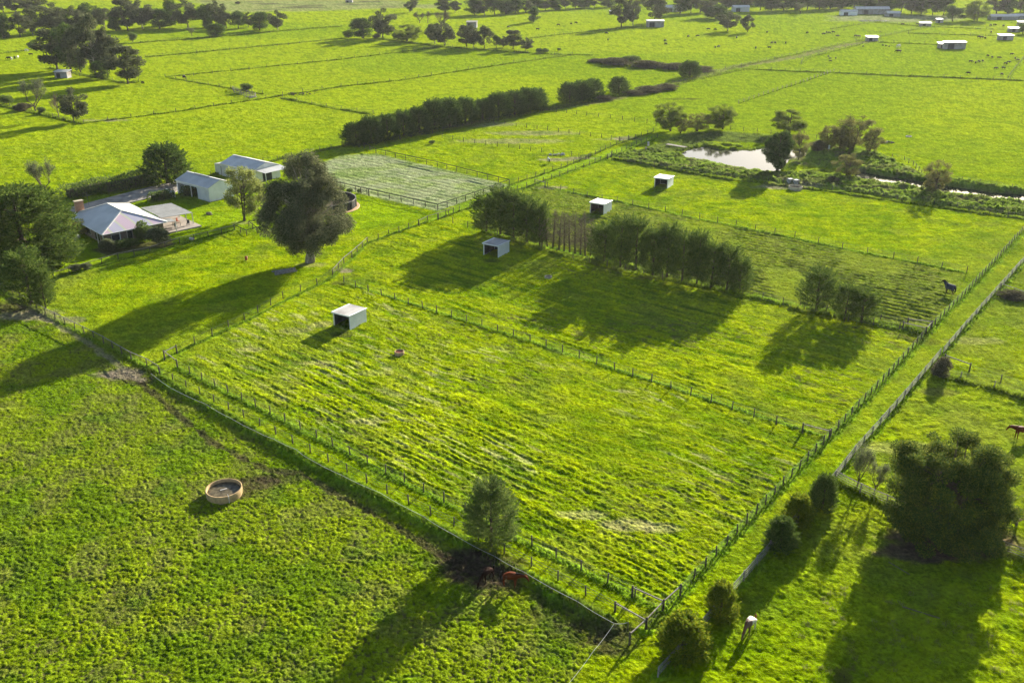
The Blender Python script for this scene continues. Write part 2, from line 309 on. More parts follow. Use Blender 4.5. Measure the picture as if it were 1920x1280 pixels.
def land(x, y):
    """height (m) and base colour of the ground at x, y"""
    N = len(x); R = np.hypot(x, y)
    near = 1-sm(200, 420, R)
    nl = pmask(x, y, NEAR_LEFT, .8, .5); ma = pmask(x, y, MAIN, 1.2, .8); se = pmask(x, y, SECOND, 1.0, .8); th = pmask(x, y, THIRD, 1.0, .8)
    fo = pmask(x, y, FOURTH, 1.0, .8); ar = pmask(x, y, ARENA, .6, .3); ry = pmask(x, y, RIGHT_YARD, .8, .5)
    # warped coordinates so that rows wander
    wx = x+1.6*(fbm(x/9, y/9, 5)-.5); wy = y+1.6*(fbm(x/9+40, y/9, 6)-.5)
    def along(d): return wx*d[0]+wy*d[1], -wx*d[1]+wy*d[0]
    a1, b1 = along(B1D); a2, b2 = along(B2D)
    fine = fbm(x/.32, y/.32, 11, 2); mid = fbm(x/1.3, y/1.3, 12, 3); big = fbm(x/7, y/7, 13, 3); huge = fbm(x/38, y/38, 14, 3)
    t1 = tuss(x, y, .33, 20); t2 = tuss(x, y, .95, 40)
    str1 = fbm(a1/1.3, b1/.27, 51, 3); str2 = fbm(a2/1.4, b2/.32, 52, 3)
    ln1 = .65*vn(a1/9, b1/.36, 53)+.35*vn(a1/3, b1/.8, 54); ln2 = .65*vn(a2/10, b2/.46, 55)+.35*vn(a2/3, b2/1.1, 56)
    lw1 = sm(.30,.60,fbm(x/13, y/13, 57, 2)); lw2 = sm(.30,.60,fbm(x/13, y/13, 58, 2))
    gen = .10*(mid-.5)+.10*(fine-.5)+.05*t1
    hz = gen + .25*(big-.5)
    hz = hz*(1-nl) + nl*(.13*t1*(.4+1.1*mid) + .05*t2 + .08*(fine-.5)+.16*(big-.5)-.10)
    rows1 = sm(.45,.7,fbm(x/14, y/14, 61, 2))
    hz = hz + ma*(.13*(str1-.5)*(.35+rows1)+.15*(ln1-.5)*(.35+lw1)+.06*t1+.05*(mid-.5))
    hz = hz + se*(.13*(str2-.5)*(.4+rows1)+.17*(ln2-.5)*(.35+lw2)+.06*t1+.05*(mid-.5))
    rw = np.sin(2*PI*b2/1.5+2*(mid-.5)); tr = th*sm(.28,.42,fbm(x/11, y/20, 62, 2))
    hz = hz + tr*(.17*rw*(.4+mid)) + th*.20*(str2-.5)
    hz = hz + fo*(.10*(str2-.5)) + ry*(.10*t2+.12*(mid-.5))
    # long grass on the boundary banks
    bank = lmask(x, y, [(300,712),(480,812),(580,868),(930,1050),(1152,1176)], 1.0, .4)
    hz = hz + bank*(.22+.2*t1)
    lines = [([(309,672),(459,603),(595,535),(624,520),(689,457),(802,416),(960,361),(1105,311),(1232,260)], .55),
             ([(645,530),(994,641),(1554,822)], .55), ([(333,690),(723,888),(1243,1146)], .6), ([(1211,1180),(1301,1086),(1499,880),(1655,717),(1802,560),(1925,432)], .9),
             ([(1003,346),(1279,404),(1579,466),(1812,512)], .6), ([(906,434),(1392,553),(1735,628)], .9), ([(0,545),(141,620),(299,699)], .5), ([(101,522),(282,474),(440,432)], .5),
             ([(1233,1270),(1443,1034),(1602,852),(1746,687),(1925,487)], .8)]
    lg = np.zeros(N)
    for px, wd in lines: lg = np.maximum(lg, lmask(x, y, px, wd, .5))
    hz = hz + lg*(.01+.09*t1)
    # rough bank between pond, creek and the paddocks
    rb = pmask(x, y, [(1150,292),(1220,280),(1300,296),(1404,318),(1460,322),(1600,335),(1752,356),(1920,378),(1930,408),(1720,380),(1526,350),(1344,330),(1180,304)], 1.2, 1)
    rb2 = pmask(x, y, [(1530,262),(1640,285),(1735,332),(1930,358),(1930,366),(1745,344),(1620,322),(1560,318),(1500,310),(1470,318),(1490,290)], 1.5, 1)
    wet = np.maximum(lmask(x, y, [(1610,325),(1700,340),(1790,357),(1860,367),(1925,372)], 5.5, .3), pmask(x, y, [(1260,280),(1330,262),(1530,268),(1530,295),(1470,326),(1400,322),(1300,303)], 2.5))
    hz = hz + (1-.85*wet)*np.maximum(rb, rb2)*(.9*fbm(x/2.2, y/2.2, 71, 3)*t2+.45*t2+.1)
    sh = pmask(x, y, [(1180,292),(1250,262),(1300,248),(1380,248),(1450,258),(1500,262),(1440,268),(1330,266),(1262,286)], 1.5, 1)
    pd = np.maximum(pmask(x, y, POND, 1.6, .6), pmask(x, y, CREEK, 1.0, .4))
    hz = np.where(np.maximum(np.maximum(rb,rb2),sh) > 0, hz, hz)
    fade = np.maximum(near, .25*(R < 700)); hz = hz*fade + sm(130,260,R)*(R < 750)*.55*(fbm(x/1.8, y/1.1, 28, 3)-.5)*.8*(1-ar)*(1-th)
    hz = hz*(1-pd) - 1.15*pd
    hz = hz*(1-ar) + ar*(.09*np.sin(2*PI*(-x*B2D[1]+y*B2D[0])/2.1+2*(mid-.5))+.03*(fine-.5))
    # ---- colour
    A = np.array; lush = A((.120,.190,.001)); yel = A((.220,.265,.002)); deep = A((.045,.105,.002)); dull = A((.12,.145,.02)); brown = A((.055,.048,.022)); straw = A((.30,.29,.12))
    def mix(c, c2, f): return c*(1-f[:,None]) + c2*f[:,None]
    c = np.tile(lush, (N,1)); c = mix(c, yel, .25+.55*sm(.3,.75,.7*mid+.3*big)); c = mix(c, deep, .45*sm(.48,.70,fbm(x/3, y/3, 15))); c = mix(c, dull, .4*sm(.56,.74,fbm(x/5, y/5, 25))); c = mix(c, deep, .28*sm(.5,.75,fbm(x/24, y/14, 26)))
    c = mix(c, dull, .35*sm(.5,.75,huge))
    # far fields lean to yellow-green, each its own tint
    cell = vn(x/110+.3, y/70, 90); c = mix(c, A((.205,.262,.004)), .65*sm(180,320,R)); c = mix(c, A((.125,.19,.004)), .6*sm(.5,.7,cell)*sm(200,320,R))
    nlb = sm(.36,.12,t1+.45*(mid-.3)); c = mix(c, A((.12,.165,.006)), nl*.65); c = mix(c, brown, nl*.8*nlb); c = mix(c, brown*1.6, nl*.35*sm(.5,.7,fbm(x/2.5,y/2.5,27)))
    c = mix(c, deep, nl*.5*sm(.52,.68,fbm(x/4,y/4,16)))
    dry = sm(.60,.74,fbm(a1/3.2, b1/.5, 17, 3)); c = mix(c, straw, ma*.6*dry*sm(.42,.6,fbm(x/10,y/10,18)))
    c = mix(c, yel*1.08, np.maximum(ma*sm(.5,.8,ln1), se*sm(.5,.8,ln2))*.6); c = mix(c, deep*.9, np.maximum(ma*sm(.42,.2,ln1)*(.3+lw1), se*sm(.42,.2,ln2)*(.3+lw2))*.5)
    c = mix(c, brown*1.5, (ma*.7*sm(.40,.25,str1) + se*.7*sm(.40,.27,str2))*(.3+.7*rows1))
    c = mix(c, A((.12,.11,.065)), tr*.65*sm(-.1,-.8,rw)); c = mix(c, dull, th*.45)
    c = mix(c, dull, ry*.4*sm(.4,.6,fbm(x/6,y/6,19))*sm(75,105,R)); c = mix(c, lush*.9, ry*.3*(1-sm(70,90,R)))
    c = mix(c, A((.25,.275,.16)), ar*.8); c = mix(c, A((.14,.15,.08)), ar*.6*sm(0,-.7,np.sin(2*PI*(-x*B2D[1]+y*B2D[0])/2.1+2*(mid-.5))))
    c = mix(c, lush, ar*.35*sm(.5,.62,fbm(x/9,y/5,22)))
    c = mix(c, A((.14,.27,.010)), lg*.6); c = mix(c, A((.09,.18,.008)), bank*.7)
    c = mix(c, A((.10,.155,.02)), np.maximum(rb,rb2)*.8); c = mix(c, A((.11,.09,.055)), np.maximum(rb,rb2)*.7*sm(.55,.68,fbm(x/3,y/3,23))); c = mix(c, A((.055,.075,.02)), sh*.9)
    lane = pmask(x, y, [(812,412),(955,356),(1120,300),(1228,258),(1222,252),(1105,298),(950,350),(825,400)], .6, .3); c = mix(c, A((.17,.28,.008)), lane*.7)
    lawn = pmask(x, y, [(100,515),(280,470),(440,430),(600,440),(760,415),(800,405),(640,352),(480,330),(430,400),(330,380),(270,420),(130,470)], 1, .3); c = mix(c, A((.165,.25,.002)), lawn*.8); hz = hz*(1-.6*lawn)
    for (p, rx, ry_, s, k) in MUD:
        if s <= 0: continue
        cx, cy = g(*p); rx *= 1.25; ry_ *= 1.25; q = ((x-cx)/rx)**2+((y-cy)/ry_)**2; I = np.nonzero(q < 2.3)[0]; xs = x[I]; ys = y[I]
        q = q[I]*(.5+fbm(xs/.9, ys/.9, 81, 3)); mk = s*(1-sm(.35,1.1,q))
        bits = .75+.25*sm(.35,.55,fbm(xs/.35,ys/.35,82,2)) if k != 'dirt' else 1.0
        c[I] = mix(c[I], A(KEYC[k]), mk*bits); hz[I] -= .06*mk*near[I]
    trk = lmask(x, y, [(262,715),(330,775),(400,830),(500,880),(560,885),(640,930),(740,985),(830,1040),(900,1068)], .55, .9); c = mix(c, A(KEYC['mud']), trk*.75)
    trk2 = lmask(x, y, [(955,1090),(1040,1140),(1110,1190),(1150,1215)], 1.2, .9); c = mix(c, A(KEYC['mud']), trk2*.55*sm(.4,.55,mid))
    trk3 = lmask(x, y, [(20,560),(100,605),(160,640),(262,712)], .7, .9); c = mix(c, A(KEYC['pale']), trk3*.5)
    gar = pmask(x, y, [(170,468),(200,480),(330,460),(322,448),(200,462)], .5, .3); c = mix(c, A((.06,.045,.03)), gar*.8)
    marsh = pmask(x, y, [(350,0),(690,-5),(840,14),(560,22),(430,24)], 8, 10); c = mix(c, A((.17,.18,.075)), marsh*.8); c = mix(c, A((.05,.05,.03)), marsh*.7*sm(.6,.7,fbm(x/30,y/8,24)))
    scr = lmask(x, y, [(1110,113),(1200,120),(1290,130),(1330,138),(1400,122),(1480,110),(1560,90),(1640,76)], 3.5, .6); c = mix(c, A((.14,.12,.07)), scr*.7)
    scr2 = lmask(x, y, [(1023,206),(1120,192),(1180,180),(1290,150),(1340,140)], 3.0, .6); c = mix(c, A((.12,.10,.055)), scr2*.7)
    yard = pmask(x, y, [(1560,30),(1800,28),(1800,40),(1700,42),(1560,40)], 8, 6); c = mix(c, A((.2,.19,.14)), yard*.6)
    c = mix(c, A((.045,.04,.028)), pd)
    m2 = fbm(x/2.6, y/1.7, 29, 3); c = mix(c, deep, .38*sm(.52,.30,m2)*sm(110,200,R)*(c[:,1] > .12)); c = c*(.66+.68*fine)[:,None]*(.82+.36*vn(x/.9, y/.6, 30))[:,None]
    return hz, np.clip(c, 0, 1)

# ------------------------------------------------------------------ ground sheet: fine where the eye is near, coarse to the horizon
def build_ground():
    f2 = FPX*1024/1920
    rows = np.arange(790, -62, -.85); dep = PITCH + np.arctan((rows-341)/f2)
    rr = CAM_H/np.tan(dep); r_in = np.array([.5, 8, 16, 24, 31]); rr = rr[rr > 36]
    r_out = rr[-1]*1.12**np.arange(1, 14); rr = np.concatenate([r_in, rr, r_out]); rr = rr[rr < 3000]; rr = np.append(rr, 3000)
    fine = np.radians(np.linspace(-39, 39, 1150)); coarse = np.radians(np.linspace(39, 321, 95))[1:-1]
    az = np.concatenate([fine, coarse]); R, Az = np.meshgrid(rr, az, indexing='ij')
    x = (R*np.sin(Az)).ravel(); y = (R*np.cos(Az)).ravel()
    hz, c = land(x, y); back = (np.abs(Az.ravel()) > math.radians(39.2)); hz[back] *= .5
    nr, na = R.shape; i = np.arange(nr-1)[:,None]*na; j = np.arange(na)[None,:]; j2 = (j+1) % na
    F = np.stack([i+j, i+na+j, i+na+j2, i+j2], -1).reshape(-1, 4)[:, ::-1]
    V = np.stack([x, y, hz], -1)
    ctr = len(V); V = np.vstack([V, [[0,0,0]]])   # centre fan
    c = np.vstack([c, c[:1]])
    m, nt, b = newmat('pasture'); nt.nodes.remove(b); b = nt.nodes.new('ShaderNodeBsdfDiffuse'); nt.links.new(b.outputs[0], nt.nodes['Material Output'].inputs[0])
    at = nt.nodes.new('ShaderNodeAttribute'); at.attribute_name = 'Col'; tc = nt.nodes.new('ShaderNodeTexCoord')
    n1 = nt.nodes.new('ShaderNodeTexNoise'); n1.inputs['Scale'].default_value = 2.6; n1.inputs['Detail'].default_value = 6; n1.inputs['Roughness'].default_value = .7
    n2 = nt.nodes.new('ShaderNodeTexNoise'); n2.inputs['Scale'].default_value = .55; n2.inputs['Detail'].default_value = 5; n2.inputs['Roughness'].default_value = .65
    for n in (n1, n2): nt.links.new(tc.outputs['Object'], n.inputs['Vector'])
    mr = nt.nodes.new('ShaderNodeMapRange'); mr.inputs[1].default_value = .3; mr.inputs[2].default_value = .7; mr.inputs[3].default_value = .5; mr.inputs[4].default_value = 1.45
    nt.links.new(n1.outputs['Fac'], mr.inputs[0])
    mx = nt.nodes.new('ShaderNodeMix'); mx.data_type = 'RGBA'; mx.blend_type = 'MULTIPLY'; mx.inputs[0].default_value = 1
    nt.links.new(at.outputs['Color'], mx.inputs[6]); nt.links.new(mr.outputs[0], mx.inputs[7]); nt.links.new(mx.outputs[2], b.inputs['Color'])
    ad = nt.nodes.new('ShaderNodeMath'); ad.operation = 'MULTIPLY_ADD'; ad.inputs[1].default_value = .35
    nt.links.new(n1.outputs['Fac'], ad.inputs[0]); nt.links.new(n2.outputs['Fac'], ad.inputs[2])
    bp = nt.nodes.new('ShaderNodeBump'); bp.inputs['Strength'].default_value = 1; bp.inputs['Distance'].default_value = .7
    nt.links.new(ad.outputs[0], bp.inputs['Height']); nt.links.new(bp.outputs[0], b.inputs['Normal'])
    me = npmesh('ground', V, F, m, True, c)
    tag(link('ground', me), kind='structure')
build_ground()

def flat(name, px, z, mat, thick=0, kind='structure'):
    pts = [g(p[0], p[1], z) for p in px]; mb = MB(); n = len(pts)
    mb.add([(a, b, z) for a, b in pts], [tuple(range(n))]); o = mb.build(name, mat)
    if kind: tag(o, kind=kind)
    return o
def water():
    m, nt, b = newmat('still_brown_water'); b.inputs['Base Color'].default_value = (.03,.03,.022,1); b.inputs['Roughness'].default_value = .03; b.inputs['IOR'].default_value = 1.33; b.inputs['Specular IOR Level'].default_value = .24
    tc = nt.nodes.new('ShaderNodeTexCoord'); n = nt.nodes.new('ShaderNodeTexNoise'); n.inputs['Scale'].default_value = 1.6; n.inputs['Detail'].default_value = 3
    bp = nt.nodes.new('ShaderNodeBump'); bp.inputs['Strength'].default_value = .05; bp.inputs['Distance'].default_value = .1
    nt.links.new(tc.outputs['Object'], n.inputs['Vector']); nt.links.new(n.outputs['Fac'], bp.inputs['Height']); nt.links.new(bp.outputs[0], b.inputs['Normal'])
    def grow(px, k):
        pts = [Vector(g(*p)) for p in px]; c = sum(pts, Vector((0,0)))/len(pts); return [p+(p-c).normalized()*k for p in pts]
    for nm, px in (('pond_water', POND), ('creek_water', CREEK)):
        pts = grow(px, .5) if nm == 'pond_water' else [Vector(g(*p)) for p in px]
        mb = MB(); mb.add([(p.x, p.y, -.42) for p in pts], [tuple(range(len(pts)))]); tag(mb.build(nm, m), kind='structure')
water()
def gravel_lane():
    px = [(125,392),(210,370),(280,352),(332,340),(334,358),(322,366),(290,370),(240,382),(150,405)]
    pts = [g(*p) for p in px]; mb = MB(); n = len(pts)
    mb.add([(a, b, .19) for a, b in pts]+[(a, b, -.3) for a, b in pts], [tuple(range(n))]+[(i, i+n, (i+1)%n+n, (i+1)%n) for i in range(n)])
    m = simple('gravel_drive', (.30,.27,.23), (.17,.15,.13), .6, .95, bump=.4)
    tag(mb.build('gravel_driveway', m), kind='structure')
gravel_lane()

#@@PART2 ------------------------------------------------------------------ foliage builders
def unit(a): return a/np.maximum(np.linalg.norm(a, axis=-1, keepdims=True), 1e-9)
def cards(P, D, L, Wd, rng):
    D = unit(D); n = len(P); S = unit(np.cross(D, rng.normal(size=(n,3)))); L = np.asarray(L).reshape(-1,1); Wd = np.asarray(Wd).reshape(-1,1)
    m = P + D*L*.45; V = np.stack([P, m+S*Wd*.5, P+D*L, m-S*Wd*.5], 1).reshape(-1,3)
    return V, np.arange(n*4).reshape(-1,4)
def rdir(n, rng): return unit(rng.normal(size=(n,3)))
def clump_leaves(C, Rr, total, L, Wd, rng, flat=.8, droop=0.0, shell=2.6):
    C = np.array(C, float); Rr = np.array(Rr, float); p = Rr**2; p /= p.sum(); k = rng.choice(len(C), total, p=p)
    d = rdir(total, rng); u = rng.random((total,1))**(1/shell)
    P = C[k] + d*u*Rr[k][:,None]*np.array([1,1,flat]); D = d + rng.normal(size=(total,3))*.5; D[:,2] += .35-droop
    s = .7+.6*rng.random(total); return cards(P, D, L*s, Wd*s, rng)
def spray_leaves(prof, H, n, m, length, up, L, Wd, rng, z0=.04, inner=.35):
    """conifer crown: n sprays following the outline prof(t), each of m needles clusters"""
    t = z0+(1-z0)*rng.random(n)**.85; a = rng.random(n)*2*PI; r = prof(t)*(inner+(1-inner)*rng.random(n)**.5)*(.85+.3*vn(a*1.6, t*5, int(rng.integers(99))))
    e = up*(.6+.6*t) + rng.normal(size=n)*.15
    ax = np.stack([np.cos(a)*np.cos(e), np.sin(a)*np.cos(e), np.sin(e)], 1); ln = length*(.6+.7*rng.random(n))
    org = np.stack([np.cos(a)*r, np.sin(a)*r, t*H], 1) - ax*ln[:,None]*.5
    k = np.repeat(np.arange(n), m); u = rng.random(n*m); tp = (1-u)**.7
    P = org[k] + ax[k]*(ln[k]*u)[:,None] + rng.normal(size=(n*m,3))*(ln[k]*.10*tp)[:,None]
    D = ax[k] + rng.normal(size=(n*m,3))*.38; s = .7+.5*rng.random(n*m)
    return cards(P, D, L*s, Wd*s, rng)
def limbs(C, H, rng, base_r, fork=.3, nst=1, zlow=0):
    """trunk(s) from the foot forking to reach the clump centres"""
    mb = MB(); C = np.array(C); C = C[np.argsort(C[:,2])]
    for s_ in range(nst):
        off = Vector((rng.normal()*.25*(nst > 1), rng.normal()*.25*(nst > 1), 0)); mine = C[s_::nst]
        if len(mine) == 0: continue
        top = Vector(mine[-1]); f = Vector((top.x*.15+off.x, top.y*.15+off.y, H*fork))
        mb.tube([off+Vector((0,0,-.2)), off.lerp(f,.5)+Vector((rng.normal()*.1, rng.normal()*.1, 0)), f, f.lerp(top,.55)+Vector((rng.normal()*.2, rng.normal()*.2, 0)), top],
                [base_r*1.25, base_r*.95, base_r*.75, base_r*.4, base_r*.08], 7)
        for c in mine[:-1]:
            c = Vector(c); t = min(max((c.z-H*fork)/(top.z-H*fork+.01)*.6, 0), .8); o = f.lerp(top, t) if c.z > H*fork*1.1 else off.lerp(f, min(1, c.z/(H*fork)*.8))
            mid = o.lerp(c, .5)+Vector((rng.normal()*.15, rng.normal()*.15, -.1*H*.1)); mb.tube([o, mid, c], [base_r*.33, base_r*.2, base_r*.05], 5)
    return mb
def ellclumps(n, c, rad, rng, rmin, rmax, shell=.55):
    d = rdir(n, rng); u = shell+(1-shell)*rng.random((n,1)); return np.array(c)+d*u*np.array(rad), rmin+(rmax-rmin)*rng.random(n)
def profclumps(n, H, pts, rng, rmin, rmax, inner=.35):
    zs = np.array([p[0] for p in pts]); rs = np.array([p[1] for p in pts]); z = zs[0]+(zs[-1]-zs[0])*rng.random(n*3); r = np.interp(z, zs, rs)
    k = rng.random(n*3) < (r/rs.max())**1.2+.08; z = z[k][:n]; r = r[k][:n]; a = rng.random(len(z))*2*PI; q = r*(inner+(1-inner)*rng.random(len(z))**.6)
    q = np.maximum(q-rmin*.5, 0); return np.stack([q*np.cos(a), q*np.sin(a), z], 1)*np.array([1,1,1.]), (rmin+(rmax-rmin)*rng.random(len(z)))
def branching(rng, H, spread, levels=4, r0=.2, nch=(3,4), start=.22, upb=.35, tw=.012):
    """bare deciduous structure; returns MB and twig tips"""
    mb = MB(); tips = []
    def grow(p, d, ln, r, lv):
        q = p+d*ln*.5+Vector(rng.normal(size=3))*ln*.06; e = q+(d+Vector(rng.normal(size=3))*.12).normalized()*ln*.5
        mb.tube([p, q, e], [r, r*.82, r*.62], 6 if lv >= levels-1 else 3, cap=False)
        if lv <= 1: tips.append((np.array(e), np.array(d))); tips.append((np.array(q), np.array(d)))
        if lv == 0: return
        for i in range(int(rng.integers(nch[0], nch[1]+1))):
            a = rng.random()*2*PI; sd = Vector((math.cos(a), math.sin(a), 0)); nd = (d*.7+sd*spread+Vector((0,0,upb if lv < levels else 0))*.5).normalized()
            grow(p.lerp(e, .45+.55*rng.random()), nd, ln*((.62+.2*rng.random()) if lv < levels else 1.15), max(r*.55, tw), lv-1)
    grow(Vector((0,0,-.1)), Vector((0,0,1)), H*start, r0, levels); return mb, tips
def tipleaves(tips, per, spread, L, Wd, rng, droop=0):
    T = np.array([t[0] for t in tips]); Dd = np.array([t[1] for t in tips]); k = np.repeat(np.arange(len(T)), per); n = len(k)
    P = T[k]+rng.normal(size=(n,3))*spread; D = Dd[k]+rng.normal(size=(n,3))*.7; D[:,2] -= droop; s = .6+.7*rng.random(n)
    return cards(P, D, L*s, Wd*s, rng)
PROTO = {}
def proto(key, fn):
    if key not in PROTO: PROTO[key] = fn()
    return PROTO[key]
def mk(name, VF, mat, mb, bark):
    me = npmesh(name+'_crown', VF[0], VF[1], M[mat]); tr = mb.mesh(name+'_trunk', M[bark], True); V = np.array([v[:] for v in me.vertices[0:0]]) if 0 else VF[0]
    w_ = np.percentile(np.hypot(V[:,0], V[:,1]), 97)*2; h_ = np.percentile(V[:,2], 99.7)
    return me, tr, w_, h_
def p_row(seed):       # broad dark pine, foliage to the ground, feathery upright tips
    rng = np.random.default_rng(100+seed); pf = lambda t: 3.3*np.sqrt(np.clip(1-np.clip((t-.25)/.78,0,1)**2.2, 0, 1))*np.clip(.72+t*1.1, 0, 1)
    mb = MB(); mb.tube([(0,0,-.2),(0,0,5),(.1,0,9)], [.28,.18,.04], 7)
    for i in range(26):
        a = rng.random()*2*PI; z = 1+7*rng.random(); mb.tube([(0,0,z),(math.cos(a)*2,math.sin(a)*2,z+1)], [.07,.02], 4)
    return mk('row_pine', spray_leaves(pf, 10, 430, 30, 2.3, .95, .5, .17, rng, .02, .4), 'pine', mb, 'bark')
def p_wind(seed):      # irregular cypress with open foot
    rng = np.random.default_rng(200+seed); pf = lambda t: (2.7+.5*math.sin(seed))*np.sqrt(np.clip(1-np.clip((t-.35)/.7,0,1)**2, 0, 1))*np.clip(.55+t*1.3, 0, 1)
    mb = MB(); mb.tube([(0,0,-.2),(.1,0,4),(.2,.1,9.2)], [.24,.17,.03], 7)
    for i in range(40):
        a = rng.random()*2*PI; z = .8+7.5*rng.random(); l = 1.4+1.2*rng.random(); mb.tube([(0,0,z),(math.cos(a)*l,math.sin(a)*l,z+.9)], [.06,.015], 4)
    return mk('windbreak_cypress', spray_leaves(pf, 9.6, 300, 48, 2.1, .75, .34, .12, rng, .10, .25), 'cypress', mb, 'bark')
def p_gumfar(seed):
    rng = np.random.default_rng(300+seed); k = rng.uniform(.75,1.2,6)
    C, R_ = profclumps(34, 10, [(2.0,1.6*k[0]),(3.5,3.0*k[1]),(5.5,3.4*k[2]),(7.3,3.0*k[3]),(8.8,1.9*k[4]),(9.6,.6)], rng, .6, 1.15); C[:,:2] += rng.normal(size=2)*.3
    return mk('far_gum', clump_leaves(C, R_, 7000, .42, .2, rng, .85, .3, 2.0), 'fargum', limbs(C, 10, rng, .16, .18), 'palebark' if seed % 2 else 'bark')
def p_darkfar(seed):
    rng = np.random.default_rng(400+seed); k = rng.uniform(.8,1.2,6)
    C, R_ = profclumps(30, 10, [(1.0,2.2*k[0]),(3,3.2*k[1]),(5.5,3.0*k[2]),(7.5,2.4*k[3]),(9.3,.9)], rng, .8, 1.4)
    return mk('dark_tree', clump_leaves(C, R_, 7500, .42, .2, rng, .95, 0, 2.0), 'pine', limbs(C, 10, rng, .2, .12), 'bark')
def p_small(seed, mat='bush'):
    rng = np.random.default_rng(500+seed); C, R_ = ellclumps(9, (0,0,5.0), (3,3,3.4), rng, 1.6, 2.6)
    return mk('shrub', clump_leaves(C, R_, 4200, .75, .36, rng, .9, 0), mat, limbs(C, 10, rng, .3, .12), 'bark')
def p_cone(seed, mat='gold'):   # small upright conifer
    rng = np.random.default_rng(600+seed); pf = lambda t: 2.6*np.sqrt(np.clip(1-np.clip((t-.15)/.87,0,1)**1.7, 0, 1))*np.clip(.7+t*1.4, 0, 1)
    mb = MB(); mb.tube([(0,0,-.2),(0,0,9)], [.3,.05], 6)
    return mk('young_conifer', spray_leaves(pf, 9.6, 480, 40, 1.9, 1.05, .42, .15, rng, .03, .3), mat, mb, 'bark')
def p_bare(seed, leaf=None, n=1, levels=5, per=2, spread=.5, L=.22, start=.2, droop=0, sl=.14, upb=.6):
    rng = np.random.default_rng(700+seed); mb, tips = branching(rng, 10, spread, levels, .26, (3,4), start, upb)
    if leaf: VF = tipleaves(tips, per, sl, L, L*.45, rng, droop)
    else: VF = tipleaves(tips, 2, .05, .35, .03, rng)
    VF[0][:,2] = np.maximum(VF[0][:,2], .3)
    me, tr, w_, h_ = mk('deciduous', VF, leaf or 'twig', mb, 'twig' if not leaf else 'bark'); return me, tr, w_, h_
def p_sapling(seed):
    rng = np.random.default_rng(800+seed); mb = MB(); tips = []; tp = Vector((rng.normal()*.3, rng.normal()*.3, 10)); mb.tube([(0,0,-.1), tp*.5, tp], [.16,.11,.03], 5)
    for i in range(80):
        t = .12+.85*rng.random(); o = tp*t; a = rng.random()*2*PI; l = (1-t*.75)*2.3*(.6+.6*rng.random()); e = o+Vector((math.cos(a)*l*.8, math.sin(a)*l*.8, l*.75)); mb.tube([o, e], [.035,.012], 3, cap=False)
        for j in range(4):
            q = o.lerp(e, .3+.7*rng.random()); b = rng.random()*2*PI; e2 = q+Vector((math.cos(b), math.sin(b), .8))*l*.3; mb.tube([q, e2], [.014,.007], 3, cap=False); tips.append((np.array(e2), np.array([0,0,1.])))
    return mk('sapling', tipleaves(tips, 3, .1, .4, .03, rng), 'twig', mb, 'twig')
def p_leafy(seed, mat, total=5200, L=.3, flat=.9):
    rng = np.random.default_rng(900+seed); k = rng.uniform(.85,1.15,6)
    C, R_ = profclumps(72, 10, [(1.2,1.8*k[0]),(3,3.6*k[1]),(5,4.2*k[2]),(7,3.7*k[3]),(8.6,2.5*k[4]),(9.5,1.0)], rng, .45, .95, .3); C[:,:2] += rng.normal(size=2)*.4
    mb = limbs(C, 10, rng, .17, .14, 2)
    for i in range(len(C)):
        for j in range(3):
            e = Vector(C[i])+Vector(rng.normal(size=3))*.7; mb.tube([Vector(C[i]), e], [.03,.01], 3, cap=False)
    return mk('leafy', clump_leaves(C, R_, total, L, L*.42, rng, flat, .2, 1.6), mat, mb, 'bark')
KIND = {
 'row': lambda s: proto(('row', s % 4), lambda: p_row(s % 4)), 'wind': lambda s: proto(('wind', s % 4), lambda: p_wind(s % 4)),
 'gum': lambda s: proto(('gum', s % 5), lambda: p_gumfar(s % 5)), 'dark': lambda s: proto(('dark', s % 4), lambda: p_darkfar(s % 4)),
 'shrub': lambda s: proto(('shrub', s % 2), lambda: p_small(s % 2)), 'gold': lambda s: proto(('gold', s % 2), lambda: p_cone(s % 2)),
 'cone': lambda s: proto(('cone', s % 2), lambda: p_cone(s % 2+5, 'cypress')), 'olive': lambda s: proto(('olive', 0), lambda: p_small(4, 'olive')),
 'scrub': lambda s: proto(('scrub', 0), lambda: p_small(6, 'scrub')), 'yel': lambda s: proto(('yel', 0), lambda: p_small(7, 'yflower')), 'whi': lambda s: proto(('whi', 0), lambda: p_small(8, 'whiteflower')),
 'bare': lambda s: proto(('bare', s % 2), lambda: p_bare(s % 2, None)), 'brown': lambda s: proto(('brown', s % 3), lambda: p_leafy(s % 3, 'brownleaf', 12000, .26)),
 'lime': lambda s: proto(('lime', s % 3), lambda: p_leafy(5+s % 3, 'lime', 17000, .3)), 'willow': lambda s: proto(('willow', 0), lambda: p_leafy(9, 'willow', 14000, .26)),
 'sap': lambda s: proto(('sap', s % 3), lambda: p_sapling(s % 3)),
 'wisp': lambda s: proto(('wisp', 0), lambda: p_bare(12, 'olive', per=3, L=.3, spread=.5, start=.25, sl=.3)),
}
NAMES = {'row':'pine_tree','wind':'cypress_tree','gum':'gum_tree','dark':'pine_tree','shrub':'shrub','gold':'conifer_shrub','cone':'conifer_shrub','olive':'shrub','scrub':'shrub','yel':'shrub','whi':'shrub','bare':'bare_tree','brown':'budding_tree','lime':'leafy_tree','willow':'willow_tree','sap':'bare_sapling','wisp':'gum_tree'}
TN = [0]
